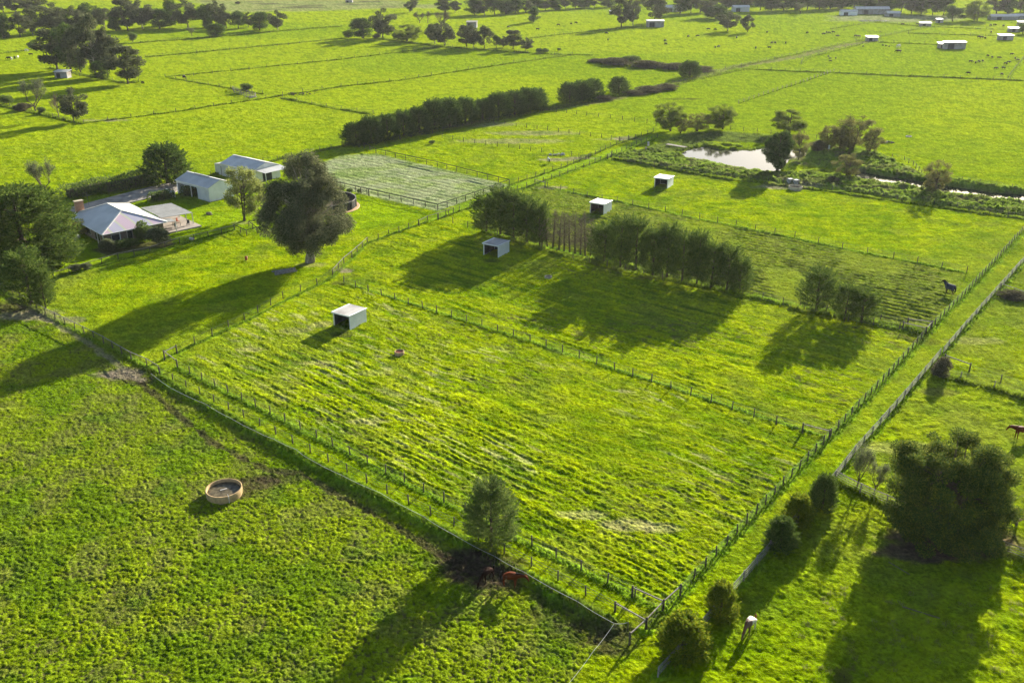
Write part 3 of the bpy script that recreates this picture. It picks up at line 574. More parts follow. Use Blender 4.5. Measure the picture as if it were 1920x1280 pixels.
def tree(kind, px, py, top, wpx, label, group=None, name=None, pr=None, lean=0):
    TN[0] += 1; s = TN[0]; me, tr, w0, h0 = pr or KIND[kind](s); rnd = random.Random(s*7+3)
    H = max(ht(px, py, top)*(1.1 if dist(px, py) > 300 and kind in ('gum','dark') else .97), .5); W = wpx*dist(px, py)/FPX; x, y = g(px, py)
    nm = name or NAMES[kind]; t = thing(nm, (x, y, 0), rnd.random()*6.28 if not pr else 0, label, 'shrub' if 'shrub' in nm or 'bush' in nm else 'tree', group)
    sc_ = (W/w0, W/w0, H/h0); t.rotation_euler.x = lean
    link('crown', me, t, scale=sc_); link('trunk', tr, t, scale=sc_); return t
ORD = ['first','second','third','fourth','fifth','sixth','seventh','eighth','ninth','tenth','eleventh','twelfth','thirteenth','fourteenth','fifteenth','sixteenth','seventeenth','eighteenth','nineteenth','twentieth']
def rowof(kind, items, tmpl, group, **k):
    n = len(items)
    for i, it in enumerate(items):
        w_ = 'leftmost' if i == 0 else 'rightmost' if i == n-1 else ORD[i] if i < 20 else 'twenty-'+ORD[i-20]
        kd = it[4] if len(it) > 4 else kind; tree(kd, it[0], it[1], it[2], it[3], tmpl.replace('#', w_), group, **k)

# ------------------------------------------------------------------ trees
# pine windbreak behind the arena
rowof('row', [(668,272,228,54),(697,268,216,52),(727,262,212,52),(757,256,205,50),(787,250,198,52),(815,243,184,56),(843,238,182,54),(873,232,181,50),(905,226,184,52),(935,221,172,54),(965,215,168,54),(990,210,163,52),(1008,207,164,40)],
      '# dark pine from left in the dense windbreak row beyond the arena', 'pines in the long windbreak row')
rowof('row', [(1068,193,153,46),(1090,190,150,50),(1112,186,147,44)], '# of three touching pines right of the long windbreak row', 'clump of three pines')
tree('row', 1160, 176, 143, 40, 'lone round dark pine standing right of the three-pine clump')
tree('row', 1293, 145, 113, 40, 'dark bushy pine in the scrub at the end of the ditch line')
tree('shrub', 1183, 118, 104, 34, 'dark green bush on the scrub mound in the far paddock')
rowof('scrub', [(1122,117,110,40),(1155,121,108,60),(1215,126,114,60),(1262,129,118,56),(1312,134,124,60)], '# brown scrub mound along the ditch in the centre distance', 'brown scrub mounds')
rowof('scrub', [(1130,187,178,40),(1188,177,169,44),(1215,173,162,50),(1248,168,158,46)], '# dry scrub patch between the far pines on the ditch line', 'dry scrub between far pines')
# windbreak in the middle
rowof('wind', [(912,436,362,62),(938,442,346,70),(963,449,352,66),(988,456,366,60),(1012,461,376,48)], '# dark cypress from left in the left half of the middle windbreak', 'cypresses in the left part of the windbreak')
rowof('sap', [(1016,462,392,40),(1026,463,404,36),(1037,465,390,42),(1048,468,398,40),(1058,470,394,38),(1068,472,402,42),(1078,475,396,40),(1088,477,406,36),(1097,480,394,42),(1107,483,404,38)], '# leafless sapling in the gap of the middle windbreak', 'bare saplings in the windbreak gap')
rowof('wind', [(1133,492,416,66),(1163,502,402,60),(1192,508,404,68),(1224,515,424,60),(1250,521,416,58),(1279,528,430,68),(1306,535,428,56),(1333,541,448,64),(1362,546,458,56),(1386,552,480,50)], '# cypress from left in the right half of the middle windbreak', 'cypresses in the right part of the windbreak')
tree('wind', 1530, 588, 498, 78, 'tallest of three dark cypresses standing apart between windbreak and lane')
tree('wind', 1583, 600, 528, 50, 'narrow middle cypress of the three standing apart near the lane')
tree('wind', 1615, 606, 540, 58, 'rightmost of the three cypresses standing apart near the lane')
# homestead trees
def big_cypress():
    rng = np.random.default_rng(7); pf = lambda t: 8.6*np.sqrt(np.clip(1-np.clip((t-.2)/.84,0,1)**2.0, 0, 1))*np.clip(.75+t*1.3, 0, 1)
    mb = MB(); mb.tube([(0,0,-.2),(0,0,8),(0,0,15)], [.6,.4,.06], 8)
    for i in range(50):
        a = rng.random()*2*PI; z = 1+12*rng.random(); mb.tube([(0,0,z),(math.cos(a)*6,math.sin(a)*6,z+1.4)], [.12,.03], 5)
    return mk('big_cypress', spray_leaves(pf, 17, 1500, 44, 2.8, .5, .5, .17, rng, .02, .45), 'cypress', mb, 'bark')
bc = big_cypress()
tree('x', 52, 500, 345, 175, 'huge dark cypress left of the house, layered drooping sprays', name='cypress_tree', pr=bc)
tree('x', -45, 510, 348, 150, 'huge dark cypress cut off by the left edge of the photo', name='cypress_tree', pr=(bc[0], bc[1], bc[2], bc[3]))
tree('cone', 92, 500, 452, 52, 'yellow-green conifer tucked under the huge cypress by the house fence', name='conifer_tree')
tree('wind', 60, 572, 462, 84, 'loose feathery dark cypress over the fence at the left edge', name='cypress_tree')
tree('wind', 86, 578, 500, 40, 'small cypress with bare trunk beside the feathery one at left fence', name='cypress_tree')
tree('wisp', 85, 365, 294, 46, 'slim grey-leaved gum rising behind the huge cypress by the house')
tree('row', 315, 345, 266, 84, 'single big rounded dark conifer between hedge and open shed', name='conifer_tree')
tree('willow', 459, 413, 311, 84, 'half-bare willow with yellow-green top beside the pale sheds')
def big_gum():
    rng = np.random.default_rng(21); C, R_ = profclumps(92, 19.5, [(2.6,2.6),(4.5,5.4),(7.5,7.2),(10,6.6),(12.5,5.6),(15.5,4.4),(17.8,2.9),(18.8,1.4)], rng, .8, 1.6, .45)
    C[:,2] += .3; Cx, Rx = profclumps(46, 19.5, [(5,4.6),(9,5.6),(13,4.6),(17,2.6)], rng, .9, 1.5, .1); C = np.vstack([C, Cx]); R_ = np.append(R_, Rx)
    C = np.vstack([C, [[-6.2,0,6.0],[-6.6,.5,8.2],[6.2,-.5,7.2],[.8,0,18.6],[-1.4,0,18.2]]]); R_ = np.append(R_, [1.1,1.2,1.3,1.1,1.2])
    return mk('great_gum', clump_leaves(C, R_, 90000, .34, .11, rng, 1.1, .9, 1.8), 'gum', limbs(C, 19, rng, .42, .10, 2), 'palebark')
tree('x', 580, 492, 284, 158, 'great gum tree with dark leaves and thick trunk beside the lane fence', name='gum_tree', pr=big_gum())
# house garden
tree('shrub', 272, 452, 414, 34, 'rounded green bush at the right corner of the house')
tree('olive', 300, 458, 424, 46, 'grey-green spreading bush beside the rounded bush at the house corner')
tree('yel', 152, 440, 412, 32, 'yellow flowering shrub between the huge cypress and the house')
tree('whi', 138, 462, 436, 26, 'pale flowering shrub at the foot of the huge cypress')
tree('olive', 205, 470, 446, 30, 'grey lavender bush under the front wall of the house')
tree('shrub', 232, 466, 448, 28, 'dark low bush in the middle of the house garden bed')
tree('shrub', 253, 462, 446, 22, 'dark low bush at the right end of the garden bed')
tree('whi', 214, 452, 441, 14, 'small white flowering plant against the house wall')
tree('olive', 144, 508, 494, 22, 'left grey ball shrub by the house fence')
tree('olive', 163, 505, 493, 18, 'right grey ball shrub by the house fence')
tree('shrub', 640, 357, 350, 12, 'leftmost little shrub beside the arena fence', 'young shrubs by the arena'); tree('shrub', 656, 362, 353, 12, 'middle little shrub beside the arena fence', 'young shrubs by the arena'); tree('shrub', 673, 362, 354, 8, 'rightmost little shrub beside the arena gate', 'young shrubs by the arena')
tree('shrub', 810, 270, 263, 12, 'tiny bush alone in the paddock behind the arena')
# pond trees
tree('lime', 1256, 246, 192, 62, 'leafy spreading willow at the left end of the pond', name='willow_tree')
tree('brown', 1275, 250, 222, 34, 'small bare brown tree below the leafy willow by the pond'); tree('brown', 1305, 246, 212, 50, 'soft brown budding tree on the far left pond bank')
tree('lime', 1355, 243, 196, 60, 'leaning willow on the far bank of the pond', name='willow_tree', lean=.12)
tree('lime', 1480, 250, 204, 64, 'bright green round tree behind the pond'); 
def dome_cypress():
    rng = np.random.default_rng(31); pf = lambda t: 3.0*np.sqrt(np.clip(1-np.clip((t-.3)/.72,0,1)**2.4, 0, 1))*np.clip(.75+t, 0, 1)
    mb = MB(); mb.tube([(0,0,-.2),(0,0,8)], [.3,.1], 7); C, R_ = ellclumps(40, (0,0,5), (2.3,2.3,3.9), rng, .6, 1.0, .75)
    return mk('dome_cypress', clump_leaves(C, R_, 22000, .3, .14, rng, .9, 0), 'pine', mb, 'bark')
tree('x', 1457, 321, 246, 52, 'dense dark dome-shaped tree on the right shore of the pond', name='evergreen_tree', pr=dome_cypress())
tree('brown', 1495, 302, 243, 36, 'rust-tinged budding tree just right of the dome-shaped tree'); tree('brown', 1550, 283, 233, 44, 'dark leafless tree behind the pump stand at the pond')
tree('brown', 1575, 283, 238, 46, 'middle bare tree of the thicket right of the pond'); tree('brown', 1600, 285, 216, 84, 'widest budding tree with spreading limbs right of the pond')
tree('brown', 1628, 287, 240, 44, 'low bare tree at the right end of the pond thicket'); tree('scrub', 1533, 284, 262, 30, 'brown scrub under the trees right of the pond')
tree('brown', 1585, 330, 287, 56, 'round russet budding tree at the head of the creek'); tree('scrub', 1562, 345, 330, 22, 'brown bush on the creek bank near the russet tree')
tree('brown', 1754, 360, 297, 50, 'solitary round budding tree standing over the creek')
tree('scrub', 1900, 560, 546, 44, 'dry bush on the right boundary beyond the pale fence')
# right boundary shrubs and clump
tree('cone', 1541, 955, 886, 50, 'dark green conifer shrub topmost in the row along the right boundary'); tree('gold', 1494, 985, 925, 58, 'golden-tipped conifer shrub second from top along the right boundary')
tree('cone', 1462, 1030, 968, 62, 'dull green conifer shrub third from top along the right boundary'); tree('gold', 1350, 1158, 1088, 58, 'golden-green conifer shrub left of the grazing pale horse')
tree('gold', 1280, 1228, 1152, 92, 'widest golden conifer shrub at the bottom of the right boundary'); tree('lime', 1578, 1283, 1255, 34, 'small pale green bush at the bottom edge', name='leafy_shrub')
tree('scrub', 1762, 706, 668, 34, 'tangled brown bush on the corner of the pale boundary fence')
def clump_tree():
    rng = np.random.default_rng(41); C, R_ = profclumps(230, 10, [(.4,4.2),(2.5,4.9),(5,4.9),(7,4.3),(8.5,3.0),(9.3,1.6)], rng, .4, .95, .4)
    C2, R2 = profclumps(14, 10, [(7.2,1.2),(8.4,1.2)], rng, .45, .8); C2[:,0] -= 4.0; C = np.vstack([C, C2]); R_ = np.append(R_, R2)
    return mk('tea_tree', clump_leaves(C, R_, 120000, .20, .08, rng, .75, 0, 2.6), 'tea', limbs(C, 10, rng, .16, .12, 7), 'bark')
tree('x', 1770, 1002, 815, 198, 'massive domed dark tea tree clump above the bottom right shadow', name='tea_tree', pr=clump_tree())
tree('wisp', 1606, 920, 826, 42, 'left spindly two-stemmed tree by the fence corner at lower right', name='spindly_tree'); tree('wisp', 1640, 925, 862, 36, 'right spindly tree between fence corner and the domed clump', name='spindly_tree')
tree('bare', 1905, 985, 925, 70, 'bare branching tree against the right edge below the chestnut horse')
def fence_bush():
    rng = np.random.default_rng(51); pf = lambda t: 3.1*np.sqrt(np.clip(1-np.clip((t-.3)/.74,0,1)**1.9, 0, 1))*np.clip(.6+t*1.2, 0, 1)
    mb = MB(); mb.tube([(0,0,-.2),(0,0,8)], [.25,.05], 6)
    for i in range(30):
        a = rng.random()*2*PI; z = .5+7*rng.random(); mb.tube([(0,0,z),(math.cos(a)*2.2,math.sin(a)*2.2,z+.8)], [.05,.02], 4)
    return mk('fence_bush', spray_leaves(pf, 9.4, 620, 48, 1.6, .7, .24, .10, rng, .04, .25), 'bush', mb, 'bark')
tree('x', 921, 1022, 900, 100, 'tall ragged green tree on the fence line above the two brown horses', name='native_tree', pr=fence_bush())
# far left
tree('wisp', 68, 210, 144, 44, 'sparse tall gum on the gully at the left edge'); tree('gum', 140, 229, 170, 48, 'two-stemmed gum at the end of the left gully'); tree('bare', 111, 222, 172, 22, 'thin dead tree between the two gully gums')
tree('shrub', 14, 197, 178, 20, 'round dark bush on the gully at the left edge'); tree('scrub', 40, 208, 193, 26, 'low scrub between bush and sparse gum on the gully'); tree('shrub', 79, 214, 200, 14, 'small round bush at the foot of the sparse gum'); tree('scrub', 53, 203, 194, 14, 'tiny round bush left of the sparse gum')
rowof('gum', [(108,131,62,62),(132,134,54,50,'dark'),(152,138,56,46),(180,145,38,66),(203,142,60,44)], '# large gum in the paddock cluster beside the little grey shed', 'gums around the little grey shed')
tree('gum', 240, 157, 92, 68, 'broad gum at the right end of the shed cluster'); tree('dark', 192, 149, 118, 32, 'dark low tree between the broad gum and the cluster')
tree('shrub', 60, 93, 77, 14, 'small round tree alone left of the shed cluster')
tree('shrub', 250, 80, 60, 15, 'small round paddock tree right of the shed cluster'); tree('wisp', 360, 69, 50, 16, 'pale lollipop tree by the far drain'); tree('dark', 408, 69, 47, 32, 'bushy dark tree by the far drain, right of the lollipop tree')
rowof('gum', [(8,72,28,34,'dark'),(38,70,28,40),(62,66,22,30),(98,62,6,50),(120,58,22,34,'dark'),(145,57,16,44),(168,50,10,44,'dark'),(195,52,20,40),(218,58,28,30,'dark'),(240,58,4,48),(268,55,6,50),(300,54,20,38,'dark'),(322,48,2,32,'dark'),(352,52,2,48),(385,52,14,34,'dark'),(405,50,6,38),(425,54,26,32),(447,54,24,28,'dark'),(466,52,26,24),(487,57,26,34,'dark'),(521,58,24,34)],
      '# tree from the left in the long belt at top left', 'trees of the top left belt')
rowof('gum', [(6,24,-6,30),(30,24,-2,34),(52,22,-4,30),(70,20,0,24)], '# tree in the short belt at the very top left corner', 'trees of the top left corner belt')
tree('scrub', 446, 8, 3, 10, 'tiny far bush above the top left belt')
# middle distance line
tree('dark', 653, 71, 58, 20, 'small dark bush left of the round dark tree in the far centre'); tree('dark', 681, 72, 38, 42, 'round dense dark tree on the far centre fence line'); tree('gum', 718, 73, 22, 48, 'tall umbrella gum on the far centre fence line')
tree('scrub', 707, 72, 63, 14, 'scrubby bush between the dark tree and the umbrella gum'); tree('lime', 763, 79, 46, 50, 'yellow-green leafing tree right of the umbrella gum'); tree('lime', 749, 77, 56, 24, 'smaller yellow-green tree beside the umbrella gum')
tree('gum', 815, 82, 48, 34, 'left of two neighbouring gums on the far centre line'); tree('gum', 834, 86, 44, 44, 'right of two neighbouring gums on the far centre line')
rowof('gum', [(875,88,52,36),(888,90,50,34),(908,91,53,36),(931,90,68,16,'dark'),(944,89,70,22),(962,92,60,34),(985,96,74,30),(1011,100,90,12,'shrub'),(1022,100,90,14,'shrub'),(1048,96,90,8,'shrub')], '# tree in the fence line below the little dark shed', 'trees below the little dark shed')
rowof('bare', [(787,44,20,22),(802,44,20,14),(828,56,16,34)], '# leafless tree of three standing in the far centre paddock', 'leafless trees in the far centre paddock')
tree('gum', 768, 24, 5, 20, 'small gum left of the bare trees at the top'); tree('gum', 777, 12, -2, 16, 'smallest gum at the top edge above the bare trees'); tree('gum', 835, 24, -2, 40, 'umbrella gum at the top edge near the centre'); tree('gum', 853, 24, 4, 22, 'narrow gum touching the umbrella gum at the top edge')
rowof('dark', [(890,28,0,34),(908,29,2,32,'gum'),(928,28,-2,34),(948,27,0,32),(966,25,-4,34),(985,24,2,28,'gum'),(1003,21,-3,30),(1022,20,-2,28,'gum'),(1042,19,0,28),(1060,17,-6,30,'gum'),(1080,17,-2,28),(1097,15,-4,30)], '# dark tree in the belt along the top centre', 'trees of the top centre belt')
tree('dark', 1000, 42, 16, 24, 'conifer standing alone below the top centre belt'); tree('gum', 1165, 51, 2, 38, 'left of two tall trees by the far hay shed'); tree('gum', 1187, 49, 0, 34, 'right of two tall trees by the far hay shed'); tree('gum', 1227, 42, -6, 48, 'large gum behind the far hay shed')
rowof('gum', [(1115,14,-6,30),(1140,14,-8,30,'dark'),(1206,12,-8,30,'dark')], '# tree at top edge between centre belt and hay shed', 'trees at top edge near the hay shed')
tree('gum', 1364, 59, 27, 42, 'spreading paddock tree below the far cottage'); tree('gum', 1402, 61, 31, 26, 'smaller paddock tree right of the spreading one'); tree('dark', 1345, 36, 12, 48, 'low dark tree in front of the far cottage'); tree('gum', 1327, 33, -2, 30, 'tall gum left of the low dark tree by the far cottage')
tree('wisp', 1500, 27, 4, 20, 'small round tree in front of the dark belt at top right')
rowof('dark', [(1275,26,-10,32),(1295,25,-12,30,'gum'),(1313,24,-10,30,'lime'),(1362,20,-14,30,'gum'),(1382,18,-14,30),(1402,18,-14,32,'gum'),(1425,20,-16,32),(1447,20,-16,32),(1469,20,-16,32),(1491,19,-16,32),(1513,19,-16,32),(1535,18,-16,32),(1557,17,-16,32),(1579,16,-14,32)],
      '# tree in the left half of the dark belt at top right', 'trees of the dark belt, left half')
rowof('dark', [(1601,16,-14,32),(1623,17,-14,32),(1645,18,-14,32),(1667,20,-12,34),(1689,24,-10,34),(1709,26,-10,34,'gum'),(1727,27,-8,32),(1748,29,-6,30,'gum'),(1768,30,-4,34)],
      '# tree in the right half of the dark belt at top right', 'trees of the dark belt, right half')
rowof('dark', [(1290+i*26, 8, -22, 38) for i in range(19)], '# tree of the back row behind the top right belt', 'back row of the top right belt')
tree('dark', 1786, 41, 14, 32, 'dark low tree left of the pale willow at top right'); tree('lime', 1833, 39, 0, 54, 'big pale willow among dark trees at top right', name='willow_tree'); 
rowof('dark', [(1868,26,-8,34,'gum'),(1890,26,-10,32),(1912,24,-10,34,'gum'),(1935,24,-10,34)], '# tree behind the farm roofs in the top right corner', 'trees behind the corner farm roofs')
tree('shrub', 1918, 64, 44, 20, 'bushy tree cut by the right edge near the far shelters')
# belts just above the frame, so that the fields do not simply end
rowof('dark', [(60+i*95, -14-(i % 3)*3, -40, 60) for i in range(9)], '# tree of the far line beyond the top left fields', 'far line beyond the top left fields')

#@@PART3 ------------------------------------------------------------------ fences
def resample(px, sp, z=0):
    P = [Vector(g(*p)) for p in px]; out = [P[0]]; 
    for a, b in zip(P, P[1:]):
        L = (b-a).length; n = max(1, round(L/sp))
        for i in range(1, n+1): out.append(a.lerp(b, i/n))
    return P, out
POSTM = {}
def postmesh(r, h, mat):
    k = (r, h, mat)
    if k not in POSTM:
        mb = MB(); mb.tube([(0,0,-.35),(0,0,h*.5),(0,0,h)], [r*1.05, r, r*.95], 7); POSTM[k] = mb.mesh('fence_post', M[mat], True)
    return POSTM[k]
frnd = random.Random(5)
def fence(px, label, sp=4.0, style='wire', h=1.25, r=.075, braces=(), name='wire_fence', grp='paddock fences', pmat='post'):
    P, Q = resample(px, sp)
    if len(Q) > 98:
        L = sum((b-a).length for a, b in zip(P, P[1:])); P, Q = resample(px, L/90)
    o = P[0]; f = thing(name, (o.x, o.y, 0), 0, label, 'fence', grp)
    pm = postmesh(r, h, pmat)
    for q in Q:
        link('post', pm, f, (q.x-o.x, q.y-o.y, 0), (frnd.uniform(-.05,.05), frnd.uniform(-.05,.05), frnd.random()*3), (1, 1, frnd.uniform(.93,1.06)))
    def strand(nm, z, wd, hh, mat, sag=0.0, pts=None):
        mb = MB()
        for a, b in zip((pts or Q), (pts or Q)[1:]):
            if sag:
                c = a.lerp(b, .5); zz = z - sag*frnd.random(); mb.bar((a.x-o.x,a.y-o.y,z),(c.x-o.x,c.y-o.y,zz),wd,hh); mb.bar((c.x-o.x,c.y-o.y,zz),(b.x-o.x,b.y-o.y,z),wd,hh)
            else: mb.bar((a.x-o.x,a.y-o.y,z),(b.x-o.x,b.y-o.y,z),wd,hh)
        link(nm, mb.mesh(nm, M[mat]), f)
    if style == 'wire':
        for z in (.35, .7, 1.0, h-.08): strand('wire', z, .012, .012, 'wire')
    elif style == 'far':
        for z in (.6, h-.08): strand('wire', z, .02, .02, 'wire')
    elif style == 'rail':
        strand('top_rail', h-.03, .05, .13, 'blackrail'); strand('middle_rail', h*.55, .03, .05, 'blackrail'); strand('wire', h*.3, .015, .015, 'wire')
    elif style == 'oldrail':
        strand('top_rail', h-.04, .07, .09, 'greypost', .06); strand('wire', .8, .014, .014, 'wire'); strand('wire', .45, .014, .014, 'wire')
    elif style == 'tape':
        strand('tape', h-.03, .03, .06, 'tape', .05)
    elif style == 'pale':
        for z in (.35, .62, .9, 1.15, h-.03): strand('rail', z, .045, .05, 'greypost', .10)
    for (a, b) in braces:
        a = Vector(g(*a)); b = Vector(g(*b)); mb = MB(); mb.bar((a.x-o.x,a.y-o.y,h-.12),(b.x-o.x,b.y-o.y,h-.12),.10); link('brace_rail', mb.mesh('brace_rail', M['greypost']), f)
        for q in (a, b): link('post', postmesh(.10, h+.05, pmat), f, (q.x-o.x, q.y-o.y, 0))
    return f
# the near paddock lane and boundaries
fence([(333,690),(723,888),(1243,1146)], 'post row on the main paddock side of the grassy bank, lower left', 2.9, braces=[((1185,1120),(1243,1146)), ((309,672),(333,690))])
fence([(300,703),(375,740),(549,831),(726,925),(851,987),(996,1062),(1153,1145),(1211,1180)], 'post row nearest the white tape on the grassy bank, lower left', 2.9, h=1.1, braces=[((1153,1147),(1211,1180))])
def tapefence():
    px = [(283,700),(320,727),(385,757),(435,785),(480,808),(512,822),(555,842),(580,860),(640,890),(712,923),(793,967),(853,1003),(927,1042),(983,1072),(1083,1127),(1152,1168)]
    P = [Vector((*g(p[0], p[1], .95), 0)) for p in px]; e = [Vector((*g(1178,1166,.95),0)), Vector((*g(1067,1280,.95),0))]
    o = P[0]; f = thing('tape_fence', (o.x,o.y,0), 0, 'sagging white tape line running along the foot of the grassy bank', 'fence', 'paddock fences')
    for i, q in enumerate(P):
        if i % 2 == 0 or i == len(P)-1: link('post', postmesh(.025, .98, 'post'), f, q-o)
    for nm, L in (('tape', P), ('corner_tape', [P[-1], e[0]]), ('side_tape', [P[-1], P[-1].lerp(e[1],.5), e[1]])):
        mb = MB()
        for a, b in zip(L, L[1:]):
            n = 4; 
            for i in range(n):
                s_ = lambda t: a.lerp(b,t)-o+Vector((0,0,.95-.10*math.sin(PI*t))); mb.bar(s_(i/n), s_((i+1)/n), .018, .028)
        link(nm, mb.mesh(nm, M['tape']), f)
    link('post', postmesh(.04, 1.0, 'post'), f, e[0]-o)
tapefence()
fence([(332,662),(459,601),(531,560),(595,535),(624,518)], 'fence between home paddock and main paddock, left of the long tree shadow', 3.6, braces=[((309,674),(332,662))])
fence([(624,518),(645,495),(660,483),(689,457)], 'timber rail gateway run below the great gum tree', 2.6, 'oldrail', name='rail_fence')
fence([(689,457),(729,442),(767,430),(802,416)], 'short post fence joining the rail gateway to the arena corner', 3.6)
fence([(645,530),(667,540),(994,641),(1455,796),(1554,822)], 'middle fence dividing main paddock from the windbreak paddock', 3.0, braces=[((1504,811),(1554,824))])
fence([(1211,1180),(1243,1146),(1275,1117),(1301,1086),(1499,880),(1655,717),(1735,628)], 'right boundary post fence, near half beside the conifer shrubs', 2.25, braces=[((1180,1208),(1211,1180)), ((1211,1180),(1243,1146)), ((1243,1146),(1275,1117))])
fence([(1735,628),(1802,560),(1920,432)], 'right boundary post fence, far half above the windbreak fence corner', 2.25, braces=[((1735,628),(1746,616))])
fence([(822,412),(906,434),(1105,494),(1392,553),(1590,602),(1735,628)], 'fence running through the middle windbreak trees', 3.6, braces=[((1692,618),(1735,628))])
fence([(1500,574),(1600,596),(1701,611),(1745,616)], 'second short fence behind the three standing cypresses', 3.6, braces=[((1701,611),(1745,616))])
fence([(1003,346),(1101,369),(1186,385),(1279,404),(1380,425),(1490,446),(1579,466),(1675,485),(1812,512)], 'fence crossing beyond the middle windbreak towards the rugged horse', 4.2, braces=[((1003,346),(1022,351))])
fence([(1146,296),(1177,305),(1278,322),(1344,333),(1440,342),(1526,353),(1629,365),(1709,380),(1794,390),(1855,402),(1925,413)], 'fence along the rough bank below the pond and creek', 3.6)
fence([(821,411),(881,390),(971,357),(1034,336),(1094,315),(1146,294),(1202,269),(1232,260)], 'right side fence of the grass lane leading to the pond', 3.2)
fence([(955,347),(1004,332),(1052,316),(1097,300),(1144,276),(1191,260),(1225,248)], 'left side fence of the grass lane beyond the arena', 3.2)
fence([(590,338),(627,350),(821,394)], 'dark rail fence on the near side of the striped arena', 3.6, 'rail', 1.3, name='rail_fence')
fence([(821,394),(890,371),(955,347)], 'dark rail fence between striped arena and grass lane', 3.2, 'rail', 1.3, name='rail_fence')
fence([(683,277),(705,288),(820,313),(955,347)], 'dark rail fence on the far side of the striped arena', 3.6, 'rail', 1.3, name='rail_fence')
fence([(786,424),(802,416),(822,410),(850,400)], 'short timber rail fence at the arena corner by the lane', 2.6, 'oldrail', name='rail_fence')
fence([(-30,528),(25,556),(86,591),(141,618),(195,645),(247,675),(276,687),(299,701)], 'railed fence between near left pasture and home paddock', 2.9, 'oldrail', name='rail_fence')
fence([(101,522),(160,505),(222,486),(282,474),(337,456),(391,445),(440,432)], 'garden fence in front of the brick house', 3.2, 'oldrail', 1.15, name='rail_fence')
fence([(440,432),(463,442),(482,436),(467,425),(520,418)], 'small dog-leg fence between house garden and the great gum tree', 2.4, 'rail', 1.15, name='rail_fence')
fence([(395,330),(440,316),(520,300),(600,284),(662,270)], 'fence behind the sheds joining the pine windbreak', 4.0)
fence([(662,272),(750,262),(850,243),(950,222),(1023,206)], 'fence at the foot of the pine windbreak', 4.2)
fence([(1023,206),(1100,190),(1180,177),(1260,160),(1310,148),(1390,130)], 'ditch side fence from the pine windbreak to the far scrub', 5.5, 'far')
fence([(829,259),(890,269),(954,277),(1037,289),(1072,293),(1099,300)], 'fence across the worn paddock above the arena', 3.6)
fence([(905,228),(968,237),(1047,248),(1128,259),(1164,266)], 'upper fence across the green paddock below the windbreak end', 3.8)
fence([(1025,208),(1100,217),(1213,231),(1230,236),(1321,238),(1445,252),(1560,263),(1645,275)], 'fence running behind the pond', 4.2)
fence([(1672,297),(1695,302),(1712,311),(1727,328),(1770,336),(1837,346),(1897,355),(1925,358)], 'fence on the far bank of the creek', 3.4)
fence([(1385,195),(1440,176),(1500,157),(1563,135)], 'pale post fence climbing diagonally in the bright upper right pasture', 4.0, 'far', pmat='greypost', r=.11)
fence([(1393,130),(1500,134),(1650,141),(1800,148),(1925,152)], 'long straight fence across the upper right pastures', 5.5, 'far', r=.09)
fence([(1233,1272),(1340,1152),(1443,1034),(1565,900)], 'pale multi-strand timber fence behind the conifer shrubs', 2.9, 'pale', name='rail_fence', pmat='greypost')
fence([(1565,900),(1602,852),(1680,764),(1746,687),(1762,668)], 'pale multi-strand timber fence beside the domed tree clump', 2.9, 'pale', name='rail_fence', pmat='greypost')
fence([(1768,664),(1810,614),(1874,542),(1925,485)], 'pale multi-strand timber fence, farthest stretch at the right edge', 2.9, 'pale', name='rail_fence', pmat='greypost')
fence([(1565,900),(1612,925),(1662,947),(1760,985),(1850,1022),(1925,1052)], 'pale cross fence passing the foot of the domed tree clump', 2.9, 'pale', name='rail_fence', pmat='greypost')
fence([(1770,680),(1817,697),(1876,718),(1925,735)], 'upper of two cross fences in the right yards', 3.0, 'wire', braces=[((1770,680),(1817,697))])
fence([(1750,702),(1800,712),(1863,730),(1925,750)], 'lower of two cross fences in the right yards', 3.0, 'wire', pmat='greypost')
fence([(1876,545),(1925,562)], 'short yard fence at the upper right edge below the paddock corner', 2.5, 'oldrail', name='rail_fence')
